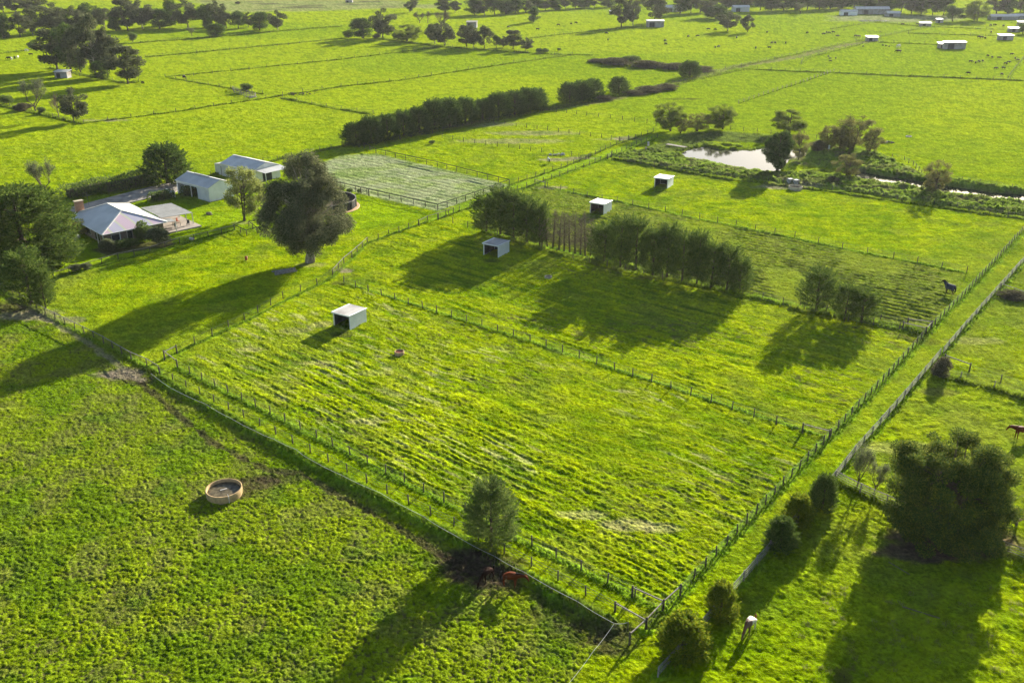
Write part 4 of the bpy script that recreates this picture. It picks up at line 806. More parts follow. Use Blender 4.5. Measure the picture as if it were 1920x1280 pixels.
# far fences
for px, lb in [([(157,232),(330,210),(530,180)], 'far fence crossing from the gully gums to the stock yards'),
  ([(530,178),(640,163),(760,150),(900,128),(1023,110),(1073,103)], 'far fence from the stock yards to the tree line'),
  ([(310,145),(370,156),(433,167),(493,177)], 'far fence running down from the shed cluster to the yards'), ([(310,145),(363,142),(500,127),(640,112),(735,100),(833,88)], 'far fence between two bright pastures at upper left'),
  ([(273,108),(400,97),(520,87),(640,73)], 'far drain fence right of the big gum cluster'), ([(220,84),(387,71),(533,58),(640,50)], 'far fence below the long top left tree belt'),
  ([(530,184),(585,196),(640,206),(700,214)], 'far fence descending to the pine windbreak'), ([(987,73),(1073,63),(1203,50)], 'far fence running to the hay shed'),
  ([(703,72),(827,88),(940,97),(1040,103),(1073,104)], 'far fence under the centre tree line'), ([(0,101),(63,95),(150,84),(240,72)], 'far fence left of the gum cluster'),
  ([(0,197),(60,210),(120,226),(157,232)], 'gully fence at the left edge'), ([(95,128),(150,143),(233,156),(260,154)], 'fence at the foot of the shed cluster gums'),
  ([(1310,143),(1390,124),(1480,105),(1593,80),(1640,72),(1743,50)], 'track side fence running to the far farm'), ([(1502,120),(1506,112),(1520,107),(1563,97),(1617,83),(1640,78)], 'curved far fence beside the track'),
  ([(1647,80),(1763,82),(1800,86)], 'far yard fence behind the curved one'), ([(1703,63),(1790,66),(1877,68)], 'middle of the far right yard fences'), ([(1727,50),(1800,52),(1900,57)], 'upper of the far right yard fences'),
  ([(1557,55),(1640,42),(1727,50)], 'left corner fence of the far yards'), ([(1560,57),(1650,62),(1703,64)], 'low fence of the far yards'), ([(1890,147),(1905,127),(1925,104)], 'steep fence at the far right edge'), ([(1110,118),(1200,127),(1300,131),(1390,127)], 'fence along the scrubby ditch in the centre distance')]:
    fence(px, lb, 7.5, 'far', r=.10, grp='far fences', name='wire_fence')
fence([(436,168),(446,172),(462,176),(480,180),(478,184),(462,182),(440,175),(436,168)], 'little grey stock yard under the round tree', 2.2, 'pale', grp='far fences', name='stock_yard', pmat='greypost')
tree('shrub', 463, 173, 156, 22, 'small round tree growing by the little grey stock yard', name='paddock_tree')
def gate(a, b, label, nm='farm_gate'):
    a = Vector((*g(*a),0)); b = Vector((*g(*b),0)); f = thing(nm, a, math.atan2(b.y-a.y, b.x-a.x), label, 'gate', 'farm gates'); L = (b-a).length
    mb = MB()
    for z in (.25, .5, .75, 1.0, 1.2): mb.bar((.08,0,z), (L-.08,0,z), .035)
    mb.bar((.08,0,.25),(.08,0,1.2),.045); mb.bar((L-.08,0,.25),(L-.08,0,1.2),.045); mb.bar((.08,0,.25),(L*.5,0,1.2),.03); link('gate_frame', mb.mesh('gate_frame', M['wire']), f)
    for x in (0, L): link('gate_post', postmesh(.12, 1.45, 'post'), f, (x,0,0))
gate((677,363),(692,367), 'steel gate in the near side of the striped arena'); gate((1139,299),(1147,293), 'pale gate at the pond end of the grass lane')
gate((1161,266),(1178,263), 'gate beside the worn patch where the upper fence meets the lane'); gate((1089,301),(1104,298), 'gate at the muddy corner where the worn paddock meets the lane')

# ------------------------------------------------------------------ shelters, sheds, house
def shelter(px, py, rz, roofmat, label):
    x, y = g(px, py); t = thing('horse_shelter', (x, y, 0), rz, label, 'shelter', 'steel horse shelters')   # origin: front left foot; x along the front, y to the back
    W, D, H1, H0 = 3.15, 3.8, 2.25, 2.1
    for nm, c, d, m in (('side_wall', (.02,D/2,H0/2),(.04,D,H0),'white_steel_y'), ('side_wall', (W-.02,D/2,H0/2),(.04,D,H0),'white_steel_y'), ('back_wall',(W/2,D-.03,H0/2),(W-.1,.04,H0),'white_steel')):
        MB().box(c, d).build(nm, M[m], t)
    mb = MB(); a = .12; mb.add([(-a,-a,H1-.02),(W+a,-a,H1-.02),(W+a,D+a,H0+.02),(-a,D+a,H0+.02),(-a,-a,H1+.04),(W+a,-a,H1+.04),(W+a,D+a,H0+.08),(-a,D+a,H0+.08)],
        [(3,2,1,0),(4,5,6,7),(0,1,5,4),(1,2,6,5),(2,3,7,6),(3,0,4,7)]); mb.build('roof', M[roofmat], t)
    tr = MB(); tr.box((W/2,-.16,H1-.03),(W+.34,.05,.16)); tr.bar((-.05,-.1,H1+.055),(-.05,D+.1,H0+.095),.28,.02); tr.bar((W+.05,-.1,H1+.055),(W+.05,D+.1,H0+.095),.28,.02); tr.build('roof_trim', M['white_steel'], t)
    for xx in (.09, W-.09): MB().box((xx,.08,H0/2),(.09,.09,H0)).build('corner_post', M['trim'], t)
    MB().box((W/2,.08,H0-.05),(W-.3,.07,.1)).build('lintel', M['trim'], t)
    lin = MB(); lin.box((.06,D/2,H0/2),(.03,D-.3,H0-.12)); lin.box((W-.06,D/2,H0/2),(.03,D-.3,H0-.12)); lin.box((W/2,D-.08,H0/2),(W-.2,.03,H0-.12)); lin.build('shade_lining', M['dark_in'], t)  # dark sheets added inside the white walls: shade put into the colour
def ang(a, b):
    A_ = g(*a); B_ = g(*b); return math.atan2(B_[1]-A_[1], B_[0]-A_[0])
shelter(626, 611, -.54, 'stained_shaded_roof', 'nearest white steel horse shelter with stained roof, in the main paddock')
shelter(906.5, 478, -.54, 'stained_shaded_roof', 'white horse shelter at the left end of the middle windbreak')  # this roof's shade is put into its colour with the stained grey
shelter(1106, 399, -.54, 'shelter_roof', 'white horse shelter behind the bare saplings of the windbreak')
shelter(1226.5, 351, -.5, 'shelter_roof', 'farthest white horse shelter, in the paddock below the pond')

def gable_shed(name, loc, rz, L, Wd, he, hr, label, open_from=None, mats=('shed_steel','grey_roof'), group=None, extra=None):
    """x along the near eave, y across; origin at near left foot"""
    t = thing(name, (loc[0], loc[1], 0), rz, label, 'shed', group)
    a, b = open_from if open_from else (0, 0)
    if open_from:
        if a > .1: MB().box((a/2, .03, he/2), (a-.02, .06, he)).build('front_wall', M[mats[0]], t)
        MB().box(((b+L)/2, .03, he/2), (L-b, .06, he)).build('front_wall', M[mats[0]], t)
        MB().box(((a+b)/2, .031, he-.3), (b-a, .05, .6)).build('door_header', M[mats[0]], t)
        MB().box((L/2, Wd-.12, he/2), (L-.3, .03, he-.1)).build('shade_lining', M['dark_in'], t)  # dark sheet added behind the open bays, painting the shade in there
    else: MB().box((L/2, .03, he/2), (L, .06, he)).build('front_wall', M[mats[0]], t)
    MB().box((L/2, Wd-.03, he/2), (L, .06, he)).build('back_wall', M[mats[0]], t)
    for x in (.03, L-.03):
        mb = MB(); q = .03
        mb.add([(x-q,.07,0),(x-q,Wd-.07,0),(x-q,Wd-.07,he),(x-q,Wd/2,hr-.03),(x-q,.07,he),(x+q,.07,0),(x+q,Wd-.07,0),(x+q,Wd-.07,he),(x+q,Wd/2,hr-.03),(x+q,.07,he)],
               [(0,4,3,2,1),(5,6,7,8,9),(0,1,6,5),(1,2,7,6),(2,3,8,7),(3,4,9,8),(4,0,5,9)]); mb.build('gable_wall', M['white_steel_y' if mats[0] == 'shed_steel' else mats[0]], t)
    e = .18
    for y0, y1 in ((-e, Wd/2), (Wd+e, Wd/2)):
        z0 = he-.02-(hr-he)*e/(Wd/2)+.05; z1 = hr+.05; mb = MB()
        mb.add([(-e,y0,z0),(L+e,y0,z0),(L+e,y1,z1),(-e,y1,z1),(-e,y0,z0+.05),(L+e,y0,z0+.05),(L+e,y1,z1+.05),(-e,y1,z1+.05)], [(0,1,2,3),(7,6,5,4),(0,4,5,1),(3,2,6,7),(0,3,7,4),(1,5,6,2)]); mb.build('roof_slope', M[mats[1]], t)
    MB().bar((-e,Wd/2,hr+.13),(L+e,Wd/2,hr+.13),.3,.06).build('ridge_cap', M['trim'], t)
    MB().bar((-e,-e-.05,he-.06),(L+e,-e-.05,he-.06),.1,.12).build('gutter', M['trim'], t)
    for x in (.0, L): MB().box((x,-.03,he/2-.03),(.1,.05,he-.1)).build('corner_trim', M['trim'], t)
    if extra: extra(t, L, Wd, he, hr)
    return t
def ex1(t, L, Wd, he, hr):
    MB().bar((3.0,Wd/2-.25,hr+.22),(8.2,Wd/2-.25,hr+.22),.25,.2).build('ridge_vent', M['grey_roof'], t)
    MB().box((.9,-2.4,.75),(3.2,.12,1.5)).build('screen_wall', M['white_steel'], t)
    for x in (2.8, 5.0): MB().box((x,.1,he/2),(.14,.14,he)).build('bay_post', M['trim'], t)
A1 = g(330.5,337,3.1); gable_shed('open_shed', A1, math.atan2(196.1-203.3, -64.7+73.9), 11.7, 6.2, 3.1, 4.25, 'pale steel shed with open front bays between hedge and willow', (.3,7.4), extra=ex1)
def ex2(t, L, Wd, he, hr):
    mb = MB(); mb.add([(-3,.2,2.4),(0,.2,2.75),(0,Wd-.6,2.75),(-3,Wd-.6,2.4),(-3,.2,2.46),(0,.2,2.81),(0,Wd-.6,2.81),(-3,Wd-.6,2.46)], [(0,1,2,3),(7,6,5,4),(0,4,5,1),(3,2,6,7),(0,3,7,4)]); mb.build('lean_to_roof', M['grey_roof'], t)
    MB().box((-1.55,.25,1.18),(2.9,.06,2.36)).build('lean_to_wall', M['shed_steel'], t); MB().box((-2.97,Wd/2,1.18),(.06,Wd-1,2.36)).build('lean_to_wall', M['shed_steel'], t)
    MB().box((-.5,.2,1.1),(.16,.04,2.1)).build('door_frame', M['dark_in'], t)
    mb = MB(); mb.add([(L+.1,.3,3.0),(L+3.2,.9,2.6),(L+3.2,Wd,2.6),(L+.1,Wd,3.0),(L+.1,.3,3.05),(L+3.2,.9,2.65),(L+3.2,Wd,2.65),(L+.1,Wd,3.05)], [(3,2,1,0),(4,5,6,7),(0,1,5,4),(1,2,6,5),(2,3,7,6),(3,0,4,7)]); mb.build('awning', M['grey_roof'], t)
    for y in (1.1, Wd-.3): MB().box((L+3.05,y,1.3),(.1,.1,2.6)).build('awning_post', M['trim'], t)
    MB().box((L+.05,Wd/2,1.2),(.05,2.6,2.4)).build('door', M['dark_in'], t)
A2 = g(414.4,306,3.0); gable_shed('machinery_shed', A2, math.atan2(212.5-219.9, -59.4+68.8), 12, 7.6, 3.0, 4.2, 'farther pale steel shed with awning behind the willow', extra=ex2)

def house():
    C = Vector((-75.1, 165.2)); u = Vector((math.cos(math.radians(133)), math.sin(math.radians(133)))); L, Wd, he, hr = 17.6, 12.4, 2.45, 4.75
    t = thing('brick_house', (C.x, C.y, 0), math.radians(133)-PI/2, 'brown brick farmhouse with pale hipped steel roof and orange chimney', 'house')
    # local: y = long axis (away to the left), x = short axis (to the right)
    e = .6; i = e
    wl = MB(); wt = .25; x0, x1, y0, y1 = .6, Wd-.6, .6, L-.6
    wl.box(((x0+x1)/2,y0+wt/2,he/2),(x1-x0,wt,he)); wl.box(((x0+x1)/2,y1-wt/2,he/2),(x1-x0,wt,he)); wl.box((x0+wt/2,(y0+y1)/2,he/2),(wt,y1-y0-2*wt-.01,he)); wl.box((x1-wt/2,(y0+y1)/2,he/2),(wt,y1-y0-2*wt-.01,he)); wl.build('wall', M['brick'], t)
    p = [(0,0,he),(Wd,0,he),(Wd,L,he),(0,L,he)]; r0 = (Wd/2,5.4,hr); r1 = (Wd/2,L-5.4,hr)
    for nm, f_, m in (('hip_end', [p[0],p[1],r0], 'hip_bands'), ('roof_slope', [p[1],p[2],r1,r0], 'grey_roof'), ('hip_end', [p[2],p[3],r1], 'grey_roof'), ('roof_slope', [p[3],p[0],r0,r1], 'grey_roof')):
        n_ = len(f_); mb = MB(); mb.add(f_+[(a,b,c-.08) for a,b,c in f_], [tuple(range(n_)), tuple(range(2*n_-1,n_-1,-1))]+[(k,k+n_,(k+1)%n_+n_,(k+1)%n_) for k in range(n_)]); mb.build(nm, M[m], t)
    for k, (a, b) in enumerate(((p[0],r0),(p[1],r0),(p[2],r1),(p[3],r1),(r0,r1))):
        MB().bar((a[0],a[1],a[2]+.05),(b[0],b[1],b[2]+.05),.28,.06).build('ridge_cap', M['trim'], t)
    gm = [((0,-.06),(Wd,-.06)),((-.06,-.12),(-.06,L+.12)),((Wd+.06,-.12),(Wd+.06,L+.12)),((0,L+.06),(Wd,L+.06))]
    for a, b in gm: MB().bar((a[0],a[1],he-.06),(b[0],b[1],he-.06),.11,.14).build('gutter', M['trim'], t)
    sf = MB(); sf.box((Wd/2,L/2,he-.12),(Wd-.1,L-.1,.04)); sf.build('soffit', M['trim'], t)
    for c, d in (((2.6,.55,1.3),(1.6,.12,1.1)), ((5.2,.55,1.1),(.9,.12,1.9)), ((8.6,.55,1.3),(2.0,.12,1.1)), ((.55,4,1.2),(.12,2.2,1.6)), ((.55,8.5,1.2),(.12,1.8,1.2)), ((.55,13,1.2),(.12,1.8,1.2))):
        fr = MB().box(c, (d[0]+.12 if d[0] > .2 else .08, d[1]+.12 if d[1] > .2 else .08, d[2]+.12)).build('window', M['trim'], t); MB().box(c, d).build('pane', M['glass'], fr)
    for q in ((.12,.12),(.12,3.0),(3.2,.12)): MB().box((q[0],q[1],he/2-.07),(.12,.12,he-.14)).build('verandah_post', M['trim'], t)
    ch = MB(); ch.box((2.2,L-1.2,2.55),(1.5,.9,5.1)); ch.build('chimney', M['orangebrick'], t); 
    MB().box((2.2,L-1.2,5.16),(1.7,1.1,.1)).build('chimney_cap', M['concrete'], t)
    a = MB(); a.bar((3.6,L-2.6,3.4),(3.6,L-2.6,7.0),.05); a.bar((3.0,L-2.6,6.2),(4.6,L-2.6,6.2),.03); a.bar((3.2,L-3.1,6.8),(3.2,L-2.1,6.8),.03); a.build('antenna', M['wire'], t)
    MB().tube([(Wd/2,5.8,hr-.2),(Wd/2,5.8,hr+.7)],[.05,.05],6).build('vent_pipe', M['trim'], t)
    # pergola roof joined to the back slope
    W2 = 6.4; y2, y3 = 2.4, 12.2
    mb = MB(); mb.add([(Wd+.1,y2,2.62),(Wd+W2,y2+.0,2.4),(Wd+W2,y3,2.4),(Wd+.1,y3,2.62),(Wd+.1,y2,2.68),(Wd+W2,y2,2.46),(Wd+W2,y3,2.46),(Wd+.1,y3,2.68)], [(3,2,1,0),(4,5,6,7),(0,1,5,4),(1,2,6,5),(2,3,7,6),(3,0,4,7)]); mb.build('patio_roof', M['patio_roof'], t)
    mb = MB(); mb.add([(Wd+.1,-.3,2.40),(Wd+1.6,-.3,2.25),(Wd+1.6,y2-.02,2.25),(Wd+.1,y2-.02,2.40),(Wd+.1,-.3,2.46),(Wd+1.6,-.3,2.31),(Wd+1.6,y2-.02,2.31),(Wd+.1,y2-.02,2.46)], [(3,2,1,0),(4,5,6,7),(0,1,5,4),(1,2,6,5),(2,3,7,6),(3,0,4,7)]); mb.build('verandah_roof', M['patio_roof'], t)
    for q in ((Wd+W2-.15,y2+.15),(Wd+W2-.15,y2+3.2),(Wd+W2-.15,y2+6.4),(Wd+W2-.15,y3-.15),(Wd+1.5,-.1)): MB().box((q[0],q[1],1.14),(.12,.12,2.28)).build('patio_post', M['trim'], t)
    MB().box((Wd+W2/2,(y2+y3)/2-1.2,.12),(W2+.8,y3-y2+2.2,.24)).build('patio_slab', M['slab'], t)
    R = t.matrix_basis; R = Matrix.Translation((C.x,C.y,0)) @ Matrix.Rotation(math.radians(133)-PI/2, 4, 'Z')
    def at(x, y): v = R @ Vector((x,y,.24)); return v
    # patio furniture
    v = at(Wd+3.2,3.4); o = thing('patio_table', v, .3, 'low table on the patio slab behind the house', 'table'); MB().box((0,0,.7),(1.6,.9,.05)).build('table_top', M['rawtimber'], o)
    for sx in (-.7,.7):
        for sy in (-.35,.35): MB().box((sx,sy,.335),(.06,.06,.67)).build('leg', M['greypost'], o)
    for k, (x, y, lb, m) in enumerate(((Wd+5.0,2.2,'dark patio chair nearest the corner post of the patio','dark_in'),(Wd+4.2,4.9,'brown patio chair beside the patio table','orange'),(Wd+2.4,1.9,'pale patio chair at the house end of the patio','grey_paint'))):
        v = at(x, y); o = thing('patio_chair', v, k*1.3, lb, 'chair', 'patio chairs'); MB().box((0,0,.42),(.5,.5,.06)).build('seat', M[m], o); MB().box((0,.24,.75),(.5,.05,.6)).build('backrest', M[m], o)
        for sx in (-.2,.2):
            for sy in (-.2,.2): MB().box((sx,sy,.195),(.04,.04,.39)).build('leg', M[m], o)
house()
def hedge(px, w_, h_, label, mat='bush', dens=420, nm='hedge'):
    P = [Vector(g(*p)) for p in px]; rng = np.random.default_rng(len(px)+int(px[0][0])); V = []; o = P[0]
    core = MB(); C = []; R_ = []
    for a, b in zip(P, P[1:]):
        L = (b-a).length; n = max(2, int(L/.8))
        for i in range(n):
            q = a.lerp(b, (i+.5)/n)-o; C.append((q.x, q.y, h_*.5)); R_.append(1.0)
        core.bar((a.x-o.x,a.y-o.y,h_*.42),(b.x-o.x,b.y-o.y,h_*.42), w_*.35, h_*.6)  # solid dark core added inside the leaves to block gaps
    C = np.array(C); n = dens*len(C); k = rng.integers(len(C), size=n); d = rdir(n, rng)
    m = np.abs(d).max(1, keepdims=True); bx = d/m*.55+d*.45; bp = 1+.55*(vn(C[k][:,0]*.9+d[:,0]*2, C[k][:,1]*.9+d[:,2]*2, 3)-.4)[:,None]
    Pn = C[k]+bx*np.array([w_*.52,w_*.52,h_*.5])*bp*(.85+.2*rng.random((n,1))); Pn[:,2] = np.maximum(Pn[:,2], .05)
    s_ = .7+.6*rng.random(n); VF = cards(Pn, d+rng.normal(size=(n,3))*.5+[0,0,.4], .36*s_, .17*s_, rng)
    t = thing(nm, (o.x,o.y,0), 0, label, 'hedge'); link('foliage', npmesh('hedge_foliage', VF[0], VF[1], M[mat]), t); core.build('filler_core', M['bark'], t)
hedge([(128,372),(150,368),(175,362),(198,358)], 4.0, 2.6, 'left lower part of the dark hedge behind the house drive')
hedge([(202,362),(235,355),(262,348),(284,342)], 4.0, 3.0, 'right taller part of the dark hedge behind the house drive')
hedge([(285,378),(322,372)], 1.8, 1.7, 'short clipped hedge beside the open shed screen wall')
hedge([(345,368),(372,366)], 1.6, 2.0, 'dark clipped hedge standing in front of the open shed bays')
def round_pen():
    cx, cy = g(612, 388); t = thing('round_pen', (cx,cy,0), 0, 'dark panelled round pen with sand floor behind the great gum tree', 'horse pen')
    Rr = 6.2; MB().lathe([(Rr,.06),(Rr,1.75),(Rr+.07,1.75),(Rr+.07,.06)], 48).build('panel_wall', M['blackrail'], t)
    MB().lathe([(Rr-.06,1.76),(Rr-.06,1.88),(Rr+.13,1.88),(Rr+.13,1.76)], 48).build('top_rail', M['greypost'], t)
    MB().lathe([(0,.16),(Rr+.7,.16),(Rr+.9,-.1)], 48).build('sand_floor', M['sand'], t)
    for k in range(16):
        a = 2*PI*k/16; link('post', postmesh(.09, 2.1, 'greypost'), t, ((Rr+.16)*math.cos(a),(Rr+.16)*math.sin(a),0))
round_pen()
# far buildings
def farshed(px, py, wpx, hpx, dpt, rz, label, mats=('rust','grey_roof'), name='farm_shed', flatroof=True, cat='shed'):
    d = dist(px, py); L = wpx*d/FPX; he = max(ht(px, py, py-hpx), 1.8); x, y = g(px, py)
    dpt *= .6; t = thing(name, (x, y, 0), rz, label, cat, 'distant farm buildings')
    MB().box((0, 0, he/2), (L, dpt, he)).build('wall', M[mats[0]], t)
    mb = MB(); e = .3; hr = he+.5+(0 if flatroof else dpt*.16); y2 = dpt/2+e
    if flatroof: V_ = [(-L/2-e,-y2,he+.15),(L/2+e,-y2,he+.15),(L/2+e,y2,he+.6),(-L/2-e,y2,he+.6)]; V_ += [(a,b,c+.12) for a,b,c in V_]; mb.add(V_, [(3,2,1,0),(4,5,6,7),(0,1,5,4),(1,2,6,5),(2,3,7,6),(3,0,4,7)]); mb.build('roof', M[mats[1]], t)
    else:
        for s_ in (-1, 1):
            mb = MB(); V_ = [(-L/2-e,s_*y2,he),(L/2+e,s_*y2,he),(L/2+e,0,hr),(-L/2-e,0,hr)]; V_ += [(a,b,c+.12) for a,b,c in V_]; mb.add(V_, [(3,2,1,0),(4,5,6,7),(0,1,5,4),(1,2,6,5),(2,3,7,6),(3,0,4,7)]); mb.build('roof_slope', M[mats[1]], t)
    MB().box((-L*.2,-dpt/2-.03,he*.42),(min(3,L*.3),.08,he*.84)).build('door', M['dark_in'], t)
    return t
farshed(119, 146, 22, 11, 5, -.15, 'small grey steel shed under the left gum cluster'); farshed(885, 52, 18, 10, 6, -.1, 'little dark shed behind the centre tree line', ('rust','rust'))
farshed(1228, 51, 30, 11, 8, -.05, 'long rusty hay shed below the large gum at top centre'); farshed(1148, 27, 10, 5, 4, 0, 'tiny shed left of two tall trees at top centre')
farshed(1262, 22, 30, 8, 9, .0, 'white cottage half hidden by trees at top centre', ('white_steel','grey_roof'), 'cottage', False, 'house'); farshed(1388, 22, 28, 8, 8, .05, 'white far house beside the spreading trees', ('shelter_roof','shelter_roof'), 'cottage', False, 'house')
farshed(1590, 29, 28, 7, 6, .05, 'pale left shed of the far farm in front of the dark belt', ('white_steel','grey_roof'), 'farm_shed', False); farshed(1633, 27, 56, 10, 9, .03, 'largest shed of the far farm, long grey roof', ('rust','shelter_roof'), 'farm_shed', False)
farshed(1673, 31, 22, 6, 8, .03, 'low white shed at the right end of the far farm', ('grey_paint','shelter_roof'), 'farm_shed', False)
farshed(1634, 77, 18, 5, 5, .05, 'small rusty shed beside the track near the curved fence'); farshed(1734, 50, 17, 5, 5, .05, 'small white-roofed shelter on the track to the far farm', ('rust','shelter_roof')); farshed(1761, 43, 10, 4, 4, .05, 'tiny shelter just before the far right trees', ('rust','shelter_roof'))
farshed(1788, 92, 35, 12, 4, .03, 'large grey barn in the upper right pasture', ('rust','shelter_roof')); farshed(1765, 90, 10, 6, 5, .03, 'small lean shed joined to the left of the large grey barn', ('rust','grey_roof'))
farshed(1884, 75, 20, 8, 7, .05, 'white-roofed shelter right of the large grey barn', ('rust','shelter_roof')); farshed(1901, 60, 17, 6, 6, .05, 'upper white-roofed shelter near the right edge', ('rust','shelter_roof')); farshed(1914, 48, 10, 5, 5, .05, 'topmost little shelter at the right edge', ('rust','shelter_roof'))
farshed(1880, 37, 44, 6, 8, .02, 'dark roofed house at the top right corner', ('grey_paint','grey_roof'), 'farmhouse', False, 'house'); farshed(1910, 36, 30, 6, 7, .02, 'white roofed house at the very right corner', ('grey_paint','shelter_roof'), 'farmhouse', False, 'house')
farshed(655, 5, 12, 4, 6, 0, 'tiny far shed on the marshy flat at the top')
def tank_round(px, py, rad, h_, label, mat, nm='water_tank', water=None, wz=.5, cat='trough', wall=.09):
    x, y = g(px, py); t = thing(nm, (x,y,0), 0, label, cat)
    MB().lathe([(rad*.97,-.1),(rad,h_*.5),(rad,h_-.02),(rad-.03,h_),(rad-wall,h_),(rad-wall-.02,h_-.05),(rad-wall-.03,.1)], 40).build('rim_wall', M[mat], t, True)
    if water:
        MB().lathe([(0,wz),(rad-wall-.02,wz)], 40).build('water', M[water], t)
    return t
M['tan_concrete'] = simple('tan_concrete_trough', (.40,.28,.14), (.24,.17,.09), 2.4, .95, bump=.15)
t = tank_round(421, 926, 1.86, .78, 'large round tan concrete trough in the near left pasture', 'tan_concrete', 'water_trough', 'mudwater', .42, wall=.13)
MB().tube([(1.0,-1.75,.05),(1.0,-1.78,.9),(.85,-1.5,.95)],[.03]*3,6).build('inlet_pipe', M['tape'], t); MB().box((-.1,.2,.45),(.7,.12,.06),.5).build('algae_clump', M['stone'], t)
tank_round(749, 664, .68, .5, 'small round trough with red-brown water near the nearest shelter', 'tan_concrete', 'water_trough', 'redwater', .36)
tank_round(1028, 521, .62, .34, 'small grey round trough in the windbreak shadow', 'concrete', 'water_trough', 'mudwater', .2)
tank_round(1491, 355, 1.5, .75, 'round concrete trough below the dome-shaped pond tree', 'concrete', 'water_trough', 'mudwater', .35)
tank_round(1704, 257, .8, .3, 'pale trough alone in the upper right pasture', 'stone', 'water_trough', 'mudwater', .2)
def stack(px, py, label, nm, mat, n, L, r, rz, cat):
    x, y = g(px, py); t = thing(nm, (x,y,0), rz, label, cat); rnd = random.Random(int(px))
    for i in range(n):
        o_ = (rnd.uniform(-.3,.3), (i-n/2)*r*2.2, .12+r+rnd.uniform(0,r)); MB().tube([(-L/2+o_[0],o_[1],o_[2]),(L/2+o_[0],o_[1]+rnd.uniform(-.2,.2),o_[2])],[r,r*.85],6).build('log', M[mat], t)
stack(535, 511, 'pile of grey timber in the shade of the great gum', 'timber_pile', 'greypost', 7, 3.6, .13, .5, 'timber pile')
stack(1728, 1150, 'thin fallen branch lying in the shadow at lower right', 'fallen_branch', 'twig', 1, 3.0, .05, -.5, 'branch'); stack(1690, 1070, 'fallen stick below the domed tree clump', 'fallen_branch', 'twig', 1, 2.2, .04, -1.0, 'branch')
def jetty():
    a = Vector((*g(1250,273),0)); b = Vector((*g(1286,279),0)); t = thing('jetty', a, math.atan2(b.y-a.y,b.x-a.x), 'low grey timber jetty at the left end of the pond', 'jetty'); L = (b-a).length
    for k in range(6): MB().box((L/2,-.6+k*.24,.42),(L,.2,.06)).build('plank', M['greypost'], t)
    for x in (.3, L/2, L-.3):
        for y in (-.5,.5): MB().tube([(x,y,-1),(x,y,.38)],[.08,.08],6).build('pile', M['post'], t)
jetty()
def marker(px, py, h_, label, nm, mat, cat):
    x, y = g(px, py); t = thing(nm, (x,y,0), 0, label, cat); MB().tube([(0,0,0),(0,0,h_)],[.05,.05],6).build('stake', M['greypost'], t); MB().lathe([(0,h_+.1),(.28,h_),(.22,h_-.5),(.3,h_-.9)], 8).build('cover', M[mat], t, True)
marker(1215, 277, 1.5, 'white topped stake on the lane side of the pond', 'wrapped_stake', 'stone', 'stake'); marker(1211, 283, 1.0, 'brown wrapped stake nearest the lane by the pond', 'wrapped_stake', 'rawtimber', 'stake')
marker(1553, 287, 2.0, 'white pump stand under the trees right of the pond', 'pump_stand', 'tape', 'pump'); marker(462, 488, .7, 'small orange marker in the home paddock', 'marker_post', 'orange', 'marker')
def cube_tank(px, py, label, k=0):
    x, y = g(px, py); t = thing('bulk_container', (x,y,0), .3+k, label, 'container', 'caged liquid containers'); MB().box((0,0,.62),(1.1,1.0,1.0)).build('tank', M['tape'], t)
    mb = MB()
    for z in (.15,.4,.7,1.0,1.14):
        for s_ in (-1,1): mb.bar((-.58,s_*.53,z),(.58,s_*.53,z),.03); mb.bar((s_*.58,-.53,z),(s_*.58,.53,z),.03)
    for x_ in (-.58,-.2,.2,.58):
        for s_ in (-1,1): mb.bar((x_,s_*.53,.1),(x_,s_*.53,1.15),.03)
    mb.build('cage', M['wire'], t); MB().box((0,0,.06),(1.2,1.05,.1)).build('pallet', M['rawtimber'], t)
cube_tank(1481, 344, 'left white caged container behind the pond trough'); cube_tank(1492, 346, 'right white caged container behind the pond trough', .2)
def rubble(px, py, n, r, label, mat='stone', nm='rubble_heap'):
    x, y = g(px, py); rnd = random.Random(int(px*3)); mb = MB()
    for i in range(n):
        q = rnd.random()*2*PI; d = r*math.sqrt(rnd.random()); s_ = rnd.uniform(.15,.4); mb.box((d*math.cos(q),d*math.sin(q)*.6,s_*.4+.25*(1-d/r)),(s_*2,s_,s_*.8),rnd.random()*3,rnd.random())
    o = mb.build(nm, M[mat]); o.location = (x,y,0); tag(o, label, 'heap')
rubble(1505, 330, 26, 1.9, 'grey heap of broken timber beside the white containers', 'greypost'); rubble(1662, 268, 16, 2.0, 'heap of pale logs at the gate right of the pond trees', 'greypost'); rubble(1560, 309, 8, 1.4, 'scatter of pale stones on the bank under the pond trees')
rubble(470, 183, 14, 2.6, 'pale junk heap in the little grey stock yard', 'stone'); rubble(562, 177, 30, 6, 'low brown earth heap beside the far fence junction', 'scrub'); rubble(1045, 291, 12, 2.4, 'pale heap by the muddy lane corner', 'stone'); rubble(395, 402, 8, 1.0, 'low brown garden heap left of the willow', 'rawtimber')
rubble(358, 450, 8, .6, 'pale rocks against the garden fence', 'stone'); rubble(1635, 40, 60, 9, 'jumble of machinery in front of the largest far shed', 'grey_paint', 'machinery_heap'); rubble(1655, 40, 20, 5, 'dark heap beside the far yards', 'rust')

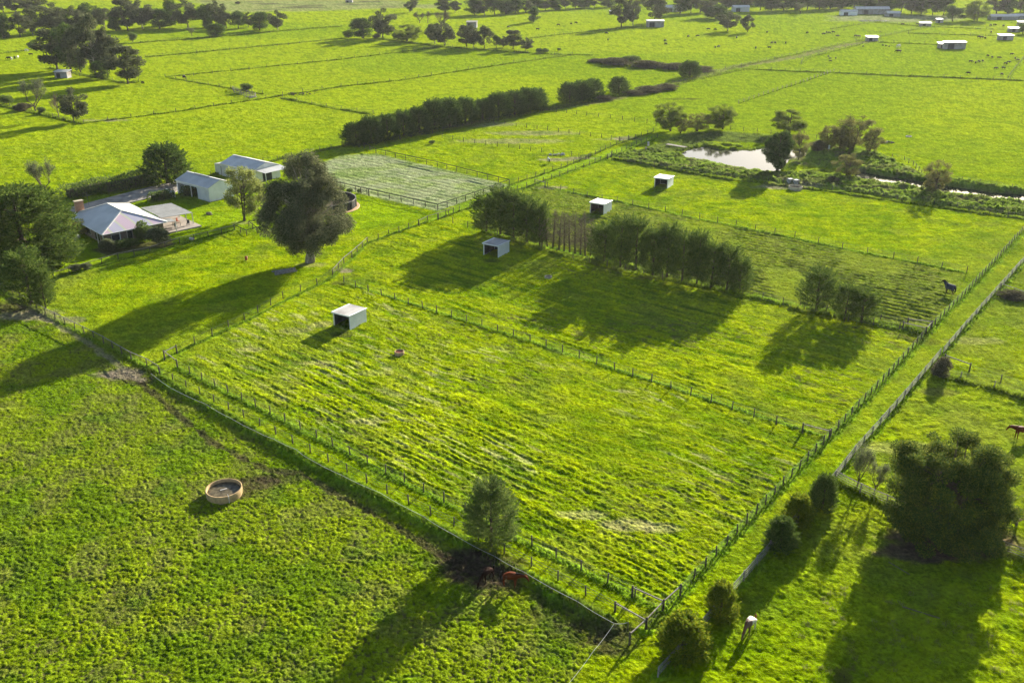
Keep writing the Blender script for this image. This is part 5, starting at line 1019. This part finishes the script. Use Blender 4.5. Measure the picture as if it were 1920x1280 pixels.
# ------------------------------------------------------------------ animals
def skinmesh(name, nodes, edges, mat, sub=2):
    me = bpy.data.meshes.new(name); me.from_pydata([n[:3] for n in nodes], edges, []); o = bpy.data.objects.new(name, me); col.objects.link(o)
    m = o.modifiers.new('s', 'SKIN'); m.use_smooth_shade = True
    for i, n in enumerate(nodes):
        r = n[3]; me.skin_vertices[0].data[i].radius = (r, r*(n[4] if len(n) > 4 else 1)); me.skin_vertices[0].data[i].use_root = (i == 0)
    s_ = o.modifiers.new('u', 'SUBSURF'); s_.levels = sub; s_.render_levels = sub
    dg = bpy.context.evaluated_depsgraph_get(); out = bpy.data.meshes.new_from_object(o.evaluated_get(dg)); bpy.data.objects.remove(o)
    out.name = name; out.materials.clear(); out.materials.append(mat)
    for p in out.polygons: p.use_smooth = True
    return out
def two_tone(name, c1, c2, x0, x1):   # patches laid out along the body length
    m, nt, b = newmat(name); b.inputs['Roughness'].default_value = .6; tc = nt.nodes.new('ShaderNodeTexCoord'); sx = nt.nodes.new('ShaderNodeSeparateXYZ'); n = nt.nodes.new('ShaderNodeTexNoise'); n.inputs['Scale'].default_value = 2.2
    a = nt.nodes.new('ShaderNodeMath'); a.operation = 'MULTIPLY_ADD'; a.inputs[1].default_value = .5; mr = nt.nodes.new('ShaderNodeMapRange'); mr.inputs[1].default_value = x0; mr.inputs[2].default_value = x1
    nt.links.new(tc.outputs['Object'], sx.inputs[0]); nt.links.new(tc.outputs['Object'], n.inputs['Vector']); nt.links.new(n.outputs['Fac'], a.inputs[0]); nt.links.new(sx.outputs[0], a.inputs[2]); nt.links.new(a.outputs[0], mr.inputs[0])
    mx = nt.nodes.new('ShaderNodeMix'); mx.data_type = 'RGBA'; mx.inputs[6].default_value = (*c1,1); mx.inputs[7].default_value = (*c2,1); nt.links.new(mr.outputs[0], mx.inputs[0]); nt.links.new(mx.outputs[2], b.inputs['Base Color']); return m
M['pinto'] = two_tone('pale_and_brown_coat', (.48,.43,.35), (.10,.05,.03), .42, .60)
def horse(px, py, head_px, pose, coat, hair, label, rug=None, size=1.0, sock=None):
    x, y = g(px, py); hx, hy = g(*head_px); rz = math.atan2(hy-y, hx-x); t = thing('horse', (x,y,0), rz, label, 'horse', 'horses')
    N = [(-.52,0,1.22,.30,.95),(-.15,0,1.16,.31,1.1),(.30,0,1.15,.31,1.1),(.60,0,1.22,.24,1.0)]
    if pose == 'up': N += [(.84,0,1.40,.165,1.2),(1.02,0,1.58,.125,1.2),(1.12,0,1.70,.10),(1.28,0,1.62,.10),(1.46,0,1.46,.065),(1.53,0,1.39,.058)]
    elif pose == 'level': N += [(.95,0,1.34,.155,1.2),(1.22,0,1.42,.115,1.1),(1.40,0,1.46,.095),(1.53,0,1.34,.095),(1.66,0,1.12,.06),(1.71,0,1.02,.055)]
    else: N += [(.88,0,1.02,.155,1.2),(1.10,0,.74,.115,1.1),(1.22,0,.56,.095),(1.28,0,.42,.095),(1.36,0,.20,.06),(1.39,0,.11,.055)]
    E_ = [(i, i+1) for i in range(9)]; rnd = random.Random(int(px))
    for s_ in (-1, 1):
        o_ = rnd.uniform(-.12,.12); b = len(N); N += [(.50,s_*.15,.98,.14),(.48+o_*.3,s_*.17,.78,.085),(.48+o_*.7,s_*.17,.46,.055),(.47+o_,s_*.17,.14,.040),(.51+o_,s_*.17,.03,.055)]; E_ += [(2, b)]+[(b+i, b+i+1) for i in range(4)]
        o_ = rnd.uniform(-.14,.14); b = len(N); N += [(-.52,s_*.15,1.0,.18),(-.42+o_*.3,s_*.18,.80,.11),(-.70+o_*.7,s_*.18,.50,.060),(-.64+o_,s_*.18,.14,.042),(-.60+o_,s_*.18,.03,.058)]; E_ += [(0, b)]+[(b+i, b+i+1) for i in range(4)]
    hd = N[6]
    for s_ in (-1, 1): b = len(N); N += [(hd[0]+.01,s_*.07,hd[2]+.09,.03),(hd[0]+.03,s_*.09,hd[2]+.19,.012)]; E_ += [(6,b),(b,b+1)]
    body = link('body', skinmesh('horse_body', N, E_, M[coat]), t, scale=(size,)*3)
    mb = MB(); mb.tube([(-.80,0,1.32),(-.92,0,1.1),(-.93,0,.7),(-.90,0,.38)],[.05,.085,.08,.02],7); link('tail', mb.mesh('tail', M[hair], True), t, scale=(size,)*3)
    mb = MB(); nk = [N[i] for i in (3,4,5,6)]; up = [Vector((n[0]-.10,0,n[2]+n[3]*1.05)) if pose != 'down' else Vector((n[0]+.02,0,n[2]+n[3]*1.15)) for n in nk]
    for a, b in zip(up, up[1:]): mb.bar(a, b, .07, .16)
    link('mane', mb.mesh('mane', M[hair]), t, scale=(size,)*3)
    if rug:
        V = []; F = []; xs = [-.86,-.7,-.45,-.1,.25,.5,.66] ; top = [1.42,1.56,1.56,1.52,1.52,1.56,1.5]; hw = [.20,.30,.33,.34,.34,.30,.24]; n = 13
        for xi, tp, h_ in zip(xs, top, hw):
            for k in range(n):
                a = -PI*.60+PI*1.2*k/(n-1); V.append((xi, math.sin(a)*h_*1.05, 1.10+(tp-1.10)*math.cos(a) if abs(a) < PI/2 else .86+.3*math.cos(a)))
        for i in range(len(xs)-1):
            for k in range(n-1): F.append((i*n+k, i*n+k+1, (i+1)*n+k+1, (i+1)*n+k))
        me = bpy.data.meshes.new('rug'); me.from_pydata(V, [], F); me.materials.append(M[rug]); o2 = link('rug', me, t, scale=(size,)*3); m_ = o2.modifiers.new('t', 'SOLIDIFY'); m_.thickness = .03; m_.offset = 1; s2 = o2.modifiers.new('s','SUBSURF'); s2.levels = 1; s2.render_levels = 1
        mb = MB(); mb.tube([Vector((.55,0,1.24)), Vector((.82,0,1.40)), Vector((1.00,0,1.58))], [.31,.21,.15], 12); link('neck_rug', mb.mesh('neck_rug', M[rug], True), t, scale=(size,)*3)
    return t
horse(1779, 551, (1765,546), 'up', 'fur_brown', 'hair_dark', 'horse in a navy rug with head raised, near the right boundary', 'rug', 1.12)
horse(914, 1089, (903,1098), 'down', 'fur_brown', 'hair_dark', 'dark bay horse grazing at the mud patch, tail to the fence', None, 1.05)
horse(957, 1098, (975,1103), 'level', 'fur_chestnut', 'hair_dark', 'chestnut horse walking beside the dark bay one by the tape', None, 1.05)
horse(1405, 1184, (1394,1197), 'down', 'pinto', 'hair_brown', 'pale horse with brown head grazing below the conifer shrubs', None, 1.05)
horse(1913, 822, (1899,822), 'level', 'fur_chestnut', 'hair_brown', 'chestnut horse facing left at the right edge of the photo', None, 1.1)
horse(1029, 306, (1022,300), 'up', 'fur_brown', 'hair_dark', 'small dark horse with pale rug by the muddy lane corner', 'palerug', .85)
def cowmesh():
    N = [(-.75,0,1.05,.33,1.05),(-.2,0,1.0,.38,1.05),(.35,0,1.0,.36,1.1),(.75,0,1.08,.27),(1.0,0,.95,.18),(1.2,0,.72,.13),(1.32,0,.5,.10),(1.4,0,.34,.08)]; E_ = [(i,i+1) for i in range(7)]
    for s_ in (-1,1):
        for bx, rt in ((.5,2),(-.8,0)): b = len(N); N += [(bx,s_*.2,.75,.13),(bx,s_*.2,.4,.07),(bx+.02,s_*.2,.04,.06)]; E_ += [(rt,b),(b,b+1),(b+1,b+2)]
    b = len(N); N += [(-1.08,0,1.15,.05),(-1.16,0,.6,.04)]; E_ += [(0,b),(b,b+1)]
    return {k: skinmesh('cow_body', N, E_, M[k], 1) for k in ('fur_black','fur_white','fur_brown')}
COW = cowmesh()
def herd(items, where, grp, size=1.0, mats=('fur_black',)):
    n = len(items); rnd = random.Random(n*3+int(items[0][0]))
    size *= .8
    for i, (px, py) in enumerate(items):
        w_ = 'leftmost' if i == 0 else 'rightmost' if i == n-1 else ORD[i] if i < 20 else 'twenty-'+ORD[i-20]
        x, y = g(px, py); m = mats[i % len(mats)]; cl = {'fur_black':'black','fur_white':'pale','fur_brown':'brown'}[m]
        o = tag(link('cow', COW[m], None, (x,y,0), (0,0,rnd.random()*6.28), (size,)*3), f'{cl} cow, {w_} of the herd {where}', 'cow', grp)
herd([(17,112),(22,113),(28,111),(34,110)], 'lying at the left edge of the far pasture', 'cattle at the left edge', 1.2, ('fur_black','fur_white'))
herd([(50,97),(58,105)], 'left of the gum cluster', 'cattle left of the gum cluster', 1.1, ('fur_white','fur_black'))
herd([(268,158),(346,148),(345,146)], 'beyond the shed cluster', 'cattle beyond the shed cluster', 1.0)
herd([(953,53),(1008,57),(1047,49),(1071,47),(1080,45),(1137,65),(1140,77),(1247,79)], 'in the far centre pasture', 'cattle in the far centre pasture', 1.15)
herd([(1248,85),(1290,71),(1308,70),(1328,57),(1341,58),(1381,73),(1438,63),(1447,83),(1453,83),(1473,83),(1513,64),(1544,66),(1549,63),(1554,64),(1562,63),(1570,70),(1604,70),(1610,71)], 'in the wide pasture below the far houses', 'cattle in the wide upper right pasture', 1.15)
herd([(1341,91),(1347,90),(1417,92),(1442,92)], 'along the broken hedge line above the track', 'cattle above the track', 1.1)
herd([(1553,108),(1556,112),(1567,111),(1557,117),(1618,89),(1655,87),(1661,88),(1667,89)], 'in the curved paddock, left part', 'cattle in the curved paddock, left part', .8)
herd([(1684,90),(1684,100)], 'standing one above the other in the curved paddock', 'pair in the curved paddock', 1.5, ('fur_white','fur_black'))
herd([(1815,140),(1820,118),(1829,120),(1835,118),(1842,117),(1852,107),(1860,110),(1867,131),(1873,111),(1881,130),(1878,142),(1885,122),(1891,119),(1897,104),(1903,112),(1908,115)], 'at the right end of the curved paddock', 'cattle at the right end of the curved paddock', 1.0, ('fur_black','fur_black','fur_brown'))
herd([(1835,72),(1841,73),(1847,74),(1858,63)], 'beside the far right shelters', 'animals beside the far right shelters', 1.2, ('fur_brown',))
herd([(1692,48),(1720,48),(1751,41),(1857,50),(1865,49),(1881,51)], 'in the far yards', 'animals in the far yards', 1.2, ('fur_brown','fur_black'))

# ------------------------------------------------------------------ grasses
def grassmat():
    m, nt, b = newmat('grass_blades'); nt.nodes.remove(b); out = nt.nodes['Material Output']; at = nt.nodes.new('ShaderNodeAttribute'); at.attribute_name = 'Col'
    d = nt.nodes.new('ShaderNodeBsdfDiffuse'); t = nt.nodes.new('ShaderNodeBsdfTranslucent'); ms = nt.nodes.new('ShaderNodeMixShader'); ms.inputs[0].default_value = .5
    nt.links.new(at.outputs['Color'], d.inputs[0]); nt.links.new(at.outputs['Color'], t.inputs[0]); nt.links.new(d.outputs[0], ms.inputs[1]); nt.links.new(t.outputs[0], ms.inputs[2]); nt.links.new(ms.outputs[0], out.inputs[0]); return m
M['grass'] = grassmat()
def tufts(name, x, y, hgt, wid, rng, colmul=1.0, tint=None):
    hz, c = land(x, y); n = len(x); P = np.stack([x, y, hz-.03], 1); D = rng.normal(size=(n,3))*.35; D[:,2] = 1
    D = unit(D); S = unit(np.cross(D, rng.normal(size=(n,3)))); 
    V = np.stack([P-S*wid[:,None]*.5, P+S*wid[:,None]*.5, P+D*hgt[:,None]], 1).reshape(-1,3); F = np.arange(n*3).reshape(-1,3)
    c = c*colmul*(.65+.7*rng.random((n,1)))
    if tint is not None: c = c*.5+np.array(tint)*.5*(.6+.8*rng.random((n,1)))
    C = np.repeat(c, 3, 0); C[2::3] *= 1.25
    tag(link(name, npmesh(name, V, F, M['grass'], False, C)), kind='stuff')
def scatter():
    rng = np.random.default_rng(3); n = 900000
    px = rng.uniform(-150, 2070, n); py = 1330-(1330-250)*rng.random(n)**1.0; xs = (px-960)/FPX; ys = (640-py)/FPX; t = CAM_H/(ST-ys*CT); x = xs*t; y = (CT+ys*ST)*t
    dead = pmask(x, y, POND, .5)+pmask(x, y, CREEK, .3)+pmask(x, y, [(125,392),(332,340),(334,358),(150,405)], .3)
    _, c = land(x, y); green = (c[:,1] > .085) & (c[:,1] > c[:,0]*1.1)
    nl = pmask(x, y, NEAR_LEFT, .8); top = np.where(nl > .5, tuss(x, y, .33, 20) > .5, vn(x/.7, y/.45, 33) > .62)
    k = (dead < .3) & green & top & (rng.random(n) < .6); x = x[k]; y = y[k]; nl = nl[k]; R = np.hypot(np.hypot(x,y), CAM_H); h_ = (.07+.12*rng.random(len(x)))*(.6+.8*vn(x/1.1, y/1.1, 8))
    tufts('pasture_grass', x, y, h_, np.clip(R/939*1.3, .04, .26)*(.4+.5*rng.random(len(x))), rng, 1.2)
    # long grass along fence lines and banks
    xs_, ys_, hs_ = [], [], []
    L = [([(300,708),(480,811),(580,864),(930,1048),(1152,1172)],.5,.40,9000),([(333,690),(723,888),(1243,1146)],.5,.28,3500),([(309,672),(459,603),(595,535),(624,520),(689,457),(802,416)],.35,.35,3500),([(645,530),(994,641),(1554,822)],.35,.28,3000),
         ([(1211,1180),(1301,1086),(1499,880),(1655,717),(1802,560),(1925,432)],.6,.30,6000),([(1003,346),(1279,404),(1579,466),(1812,512)],.35,.3,2500),([(906,434),(1105,494),(1392,553),(1735,628)],.7,.5,8000),([(1233,1272),(1443,1034),(1602,852),(1746,687),(1925,487)],.5,.42,7000),
         ([(1565,900),(1662,947),(1850,1022),(1925,1052)],.7,.6,4000),([(1750,700),(1863,728),(1925,748)],.8,.6,3000),([(1150,298),(1344,334),(1526,355),(1720,383),(1925,412)],.6,.6,6000),([(955,347),(1052,316),(1144,276),(1225,248)],.3,.4,2500),([(821,411),(971,357),(1146,294),(1232,260)],.3,.4,2500),
         ([(662,272),(850,243),(1023,206)],.8,.6,4000),([(1023,206),(1180,177),(1310,148),(1390,130)],1.6,.8,8000),([(1110,116),(1200,125),(1300,131),(1340,138)],3,1.0,8000),([(1023,110),(1073,103),(1110,104)],1.0,.7,1500),
         ([(157,232),(330,210),(530,180),(640,163),(760,150),(900,128),(1073,103)],.5,.6,6000),([(310,145),(493,177)],.4,.5,1500),([(310,145),(640,112),(833,88)],.5,.6,3000),([(220,84),(387,71),(533,58),(640,50)],1.4,.9,4000),([(273,108),(640,73)],.8,.7,3000),([(530,184),(640,206),(700,214)],.9,.6,2500),
         ([(0,197),(60,210),(157,232)],1.2,.8,3500),([(703,72),(827,88),(940,97),(1073,104)],1.2,.9,4000),([(987,73),(1073,63),(1203,50)],1.0,.9,1800),([(1310,143),(1390,124),(1480,105),(1593,80),(1743,50)],1.2,.8,6000),([(1393,130),(1650,141),(1925,152)],.7,.7,5000),([(1385,195),(1563,135)],.3,.4,1200),([(1502,120),(1520,107),(1617,83)],.6,.6,1500),([(1890,147),(1925,104)],.7,.7,900),([(1647,80),(1800,86)],.6,.7,1200),([(1703,63),(1877,68)],.6,.7,1200),([(1557,55),(1640,42),(1727,50),(1900,57)],.6,.8,1800),([(95,128),(233,156),(260,154)],1.0,.8,1800),([(0,101),(240,72)],.8,.7,1800),([(101,522),(282,474),(440,432)],.3,.35,2000),([(0,545),(141,618),(299,701)],.5,.4,3000),([(395,330),(520,300),(662,270)],.7,.6,3000),([(1100,488),(1210,505),(1392,550)],1.2,.7,4000),([(1490,578),(1735,622)],1.0,.7,3500)]
    for px_, wd, hh, n_ in L:
        P = np.array([g(*p) for p in px_]); sl = np.hypot(*(P[1:]-P[:-1]).T); k = rng.choice(len(sl), n_, p=sl/sl.sum()); u = rng.random((n_,1)); q = P[k]+(P[k+1]-P[k])*u+rng.normal(size=(n_,2))*wd*.5
        xs_.append(q[:,0]); ys_.append(q[:,1]); hs_.append(hh*(.5+.7*rng.random(n_))*(.4+.9*vn(q[:,0]/1.5, q[:,1]/1.5, 9)))
    x = np.concatenate(xs_); y = np.concatenate(ys_); h_ = np.concatenate(hs_); R = np.hypot(np.hypot(x,y), CAM_H)
    tufts('fence_line_grass', x, y, h_, np.clip(R/939*1.5, .08, .6)*(.6+.7*rng.random(len(x))), rng, 1.0, (.11,.16,.02))
    # rank growth on the pond and creek banks, reeds in the water
    xs_, ys_, hs_ = [], [], []
    for px_, n_, hh in (([(1150,292),(1220,280),(1300,296),(1404,318),(1460,322),(1600,335),(1752,356),(1925,378),(1925,408),(1720,382),(1526,350),(1344,330),(1180,304)], 52000, .6), ([(1600,292),(1640,285),(1735,332),(1930,356),(1930,361),(1745,341),(1640,322),(1590,315)], 14000, .7), ([(1180,292),(1250,262),(1300,248),(1380,248),(1500,258),(1440,267),(1330,266),(1262,286)], 9000, .5), ([(1320,269),(1345,268),(1400,275),(1440,279),(1440,283),(1400,281),(1350,276),(1322,280)], 5000, .8), ([(1500,320),(1560,318),(1600,338),(1530,345)], 6000, .7)):
        P = np.array([g(*p) for p in px_]); a = rng.uniform(P.min(0), P.max(0), (n_*4,2)); k = inside(a[:,0], a[:,1], [tuple(q) for q in P]); a = a[k][:n_]; nz = vn(a[:,0]/1.6, a[:,1]/1.6, 12)
        k = nz > .35; a = a[k]; xs_.append(a[:,0]); ys_.append(a[:,1]); wt_ = lmask(a[:,0], a[:,1], [(1610,325),(1700,340),(1790,357),(1860,367),(1925,372)], 5.0, .3); hs_.append(hh*(nz[k])*(.5+.8*rng.random(len(a)))*(1-.8*wt_))
    x = np.concatenate(xs_); y = np.concatenate(ys_); h_ = np.concatenate(hs_); R = np.hypot(np.hypot(x,y), CAM_H)
    tufts('bank_weeds', x, y, h_, .25+.25*rng.random(len(x)), rng, 1.0, (.12,.17,.03))
scatter()
# pale dry clumps in the lower right pasture
def thistles():
    rng = np.random.default_rng(9); n = 0; xs_, ys_ = [], []
    for i in range(70):
        px, py = rng.uniform(1480, 1915), rng.uniform(1100, 1280); cx, cy = g(px, py); q = rng.normal(size=(40,2))*.16+[cx,cy]; xs_.append(q[:,0]); ys_.append(q[:,1])
    x = np.concatenate(xs_); y = np.concatenate(ys_); tufts('dry_weed_clumps', x, y, .12+.16*rng.random(len(x)), np.full(len(x), .05), rng, 1, (.20,.16,.10))
thistles()
# ------------------------------------------------------------------ air
def haze():
    m, nt, b = newmat('pale_air'); out = nt.nodes['Material Output']; nt.nodes.remove(b); v = nt.nodes.new('ShaderNodeVolumePrincipled'); v.inputs['Density'].default_value = HAZE; v.inputs['Color'].default_value = (.93,.95,1,1); v.inputs['Anisotropy'].default_value = .3
    nt.links.new(v.outputs[0], out.inputs['Volume']); mb = MB(); mb.box((0,0,(56-2.5)/2),(6400,6400,58.5)); tag(mb.build('haze', m), kind='stuff')
HAZE = .000035
haze()
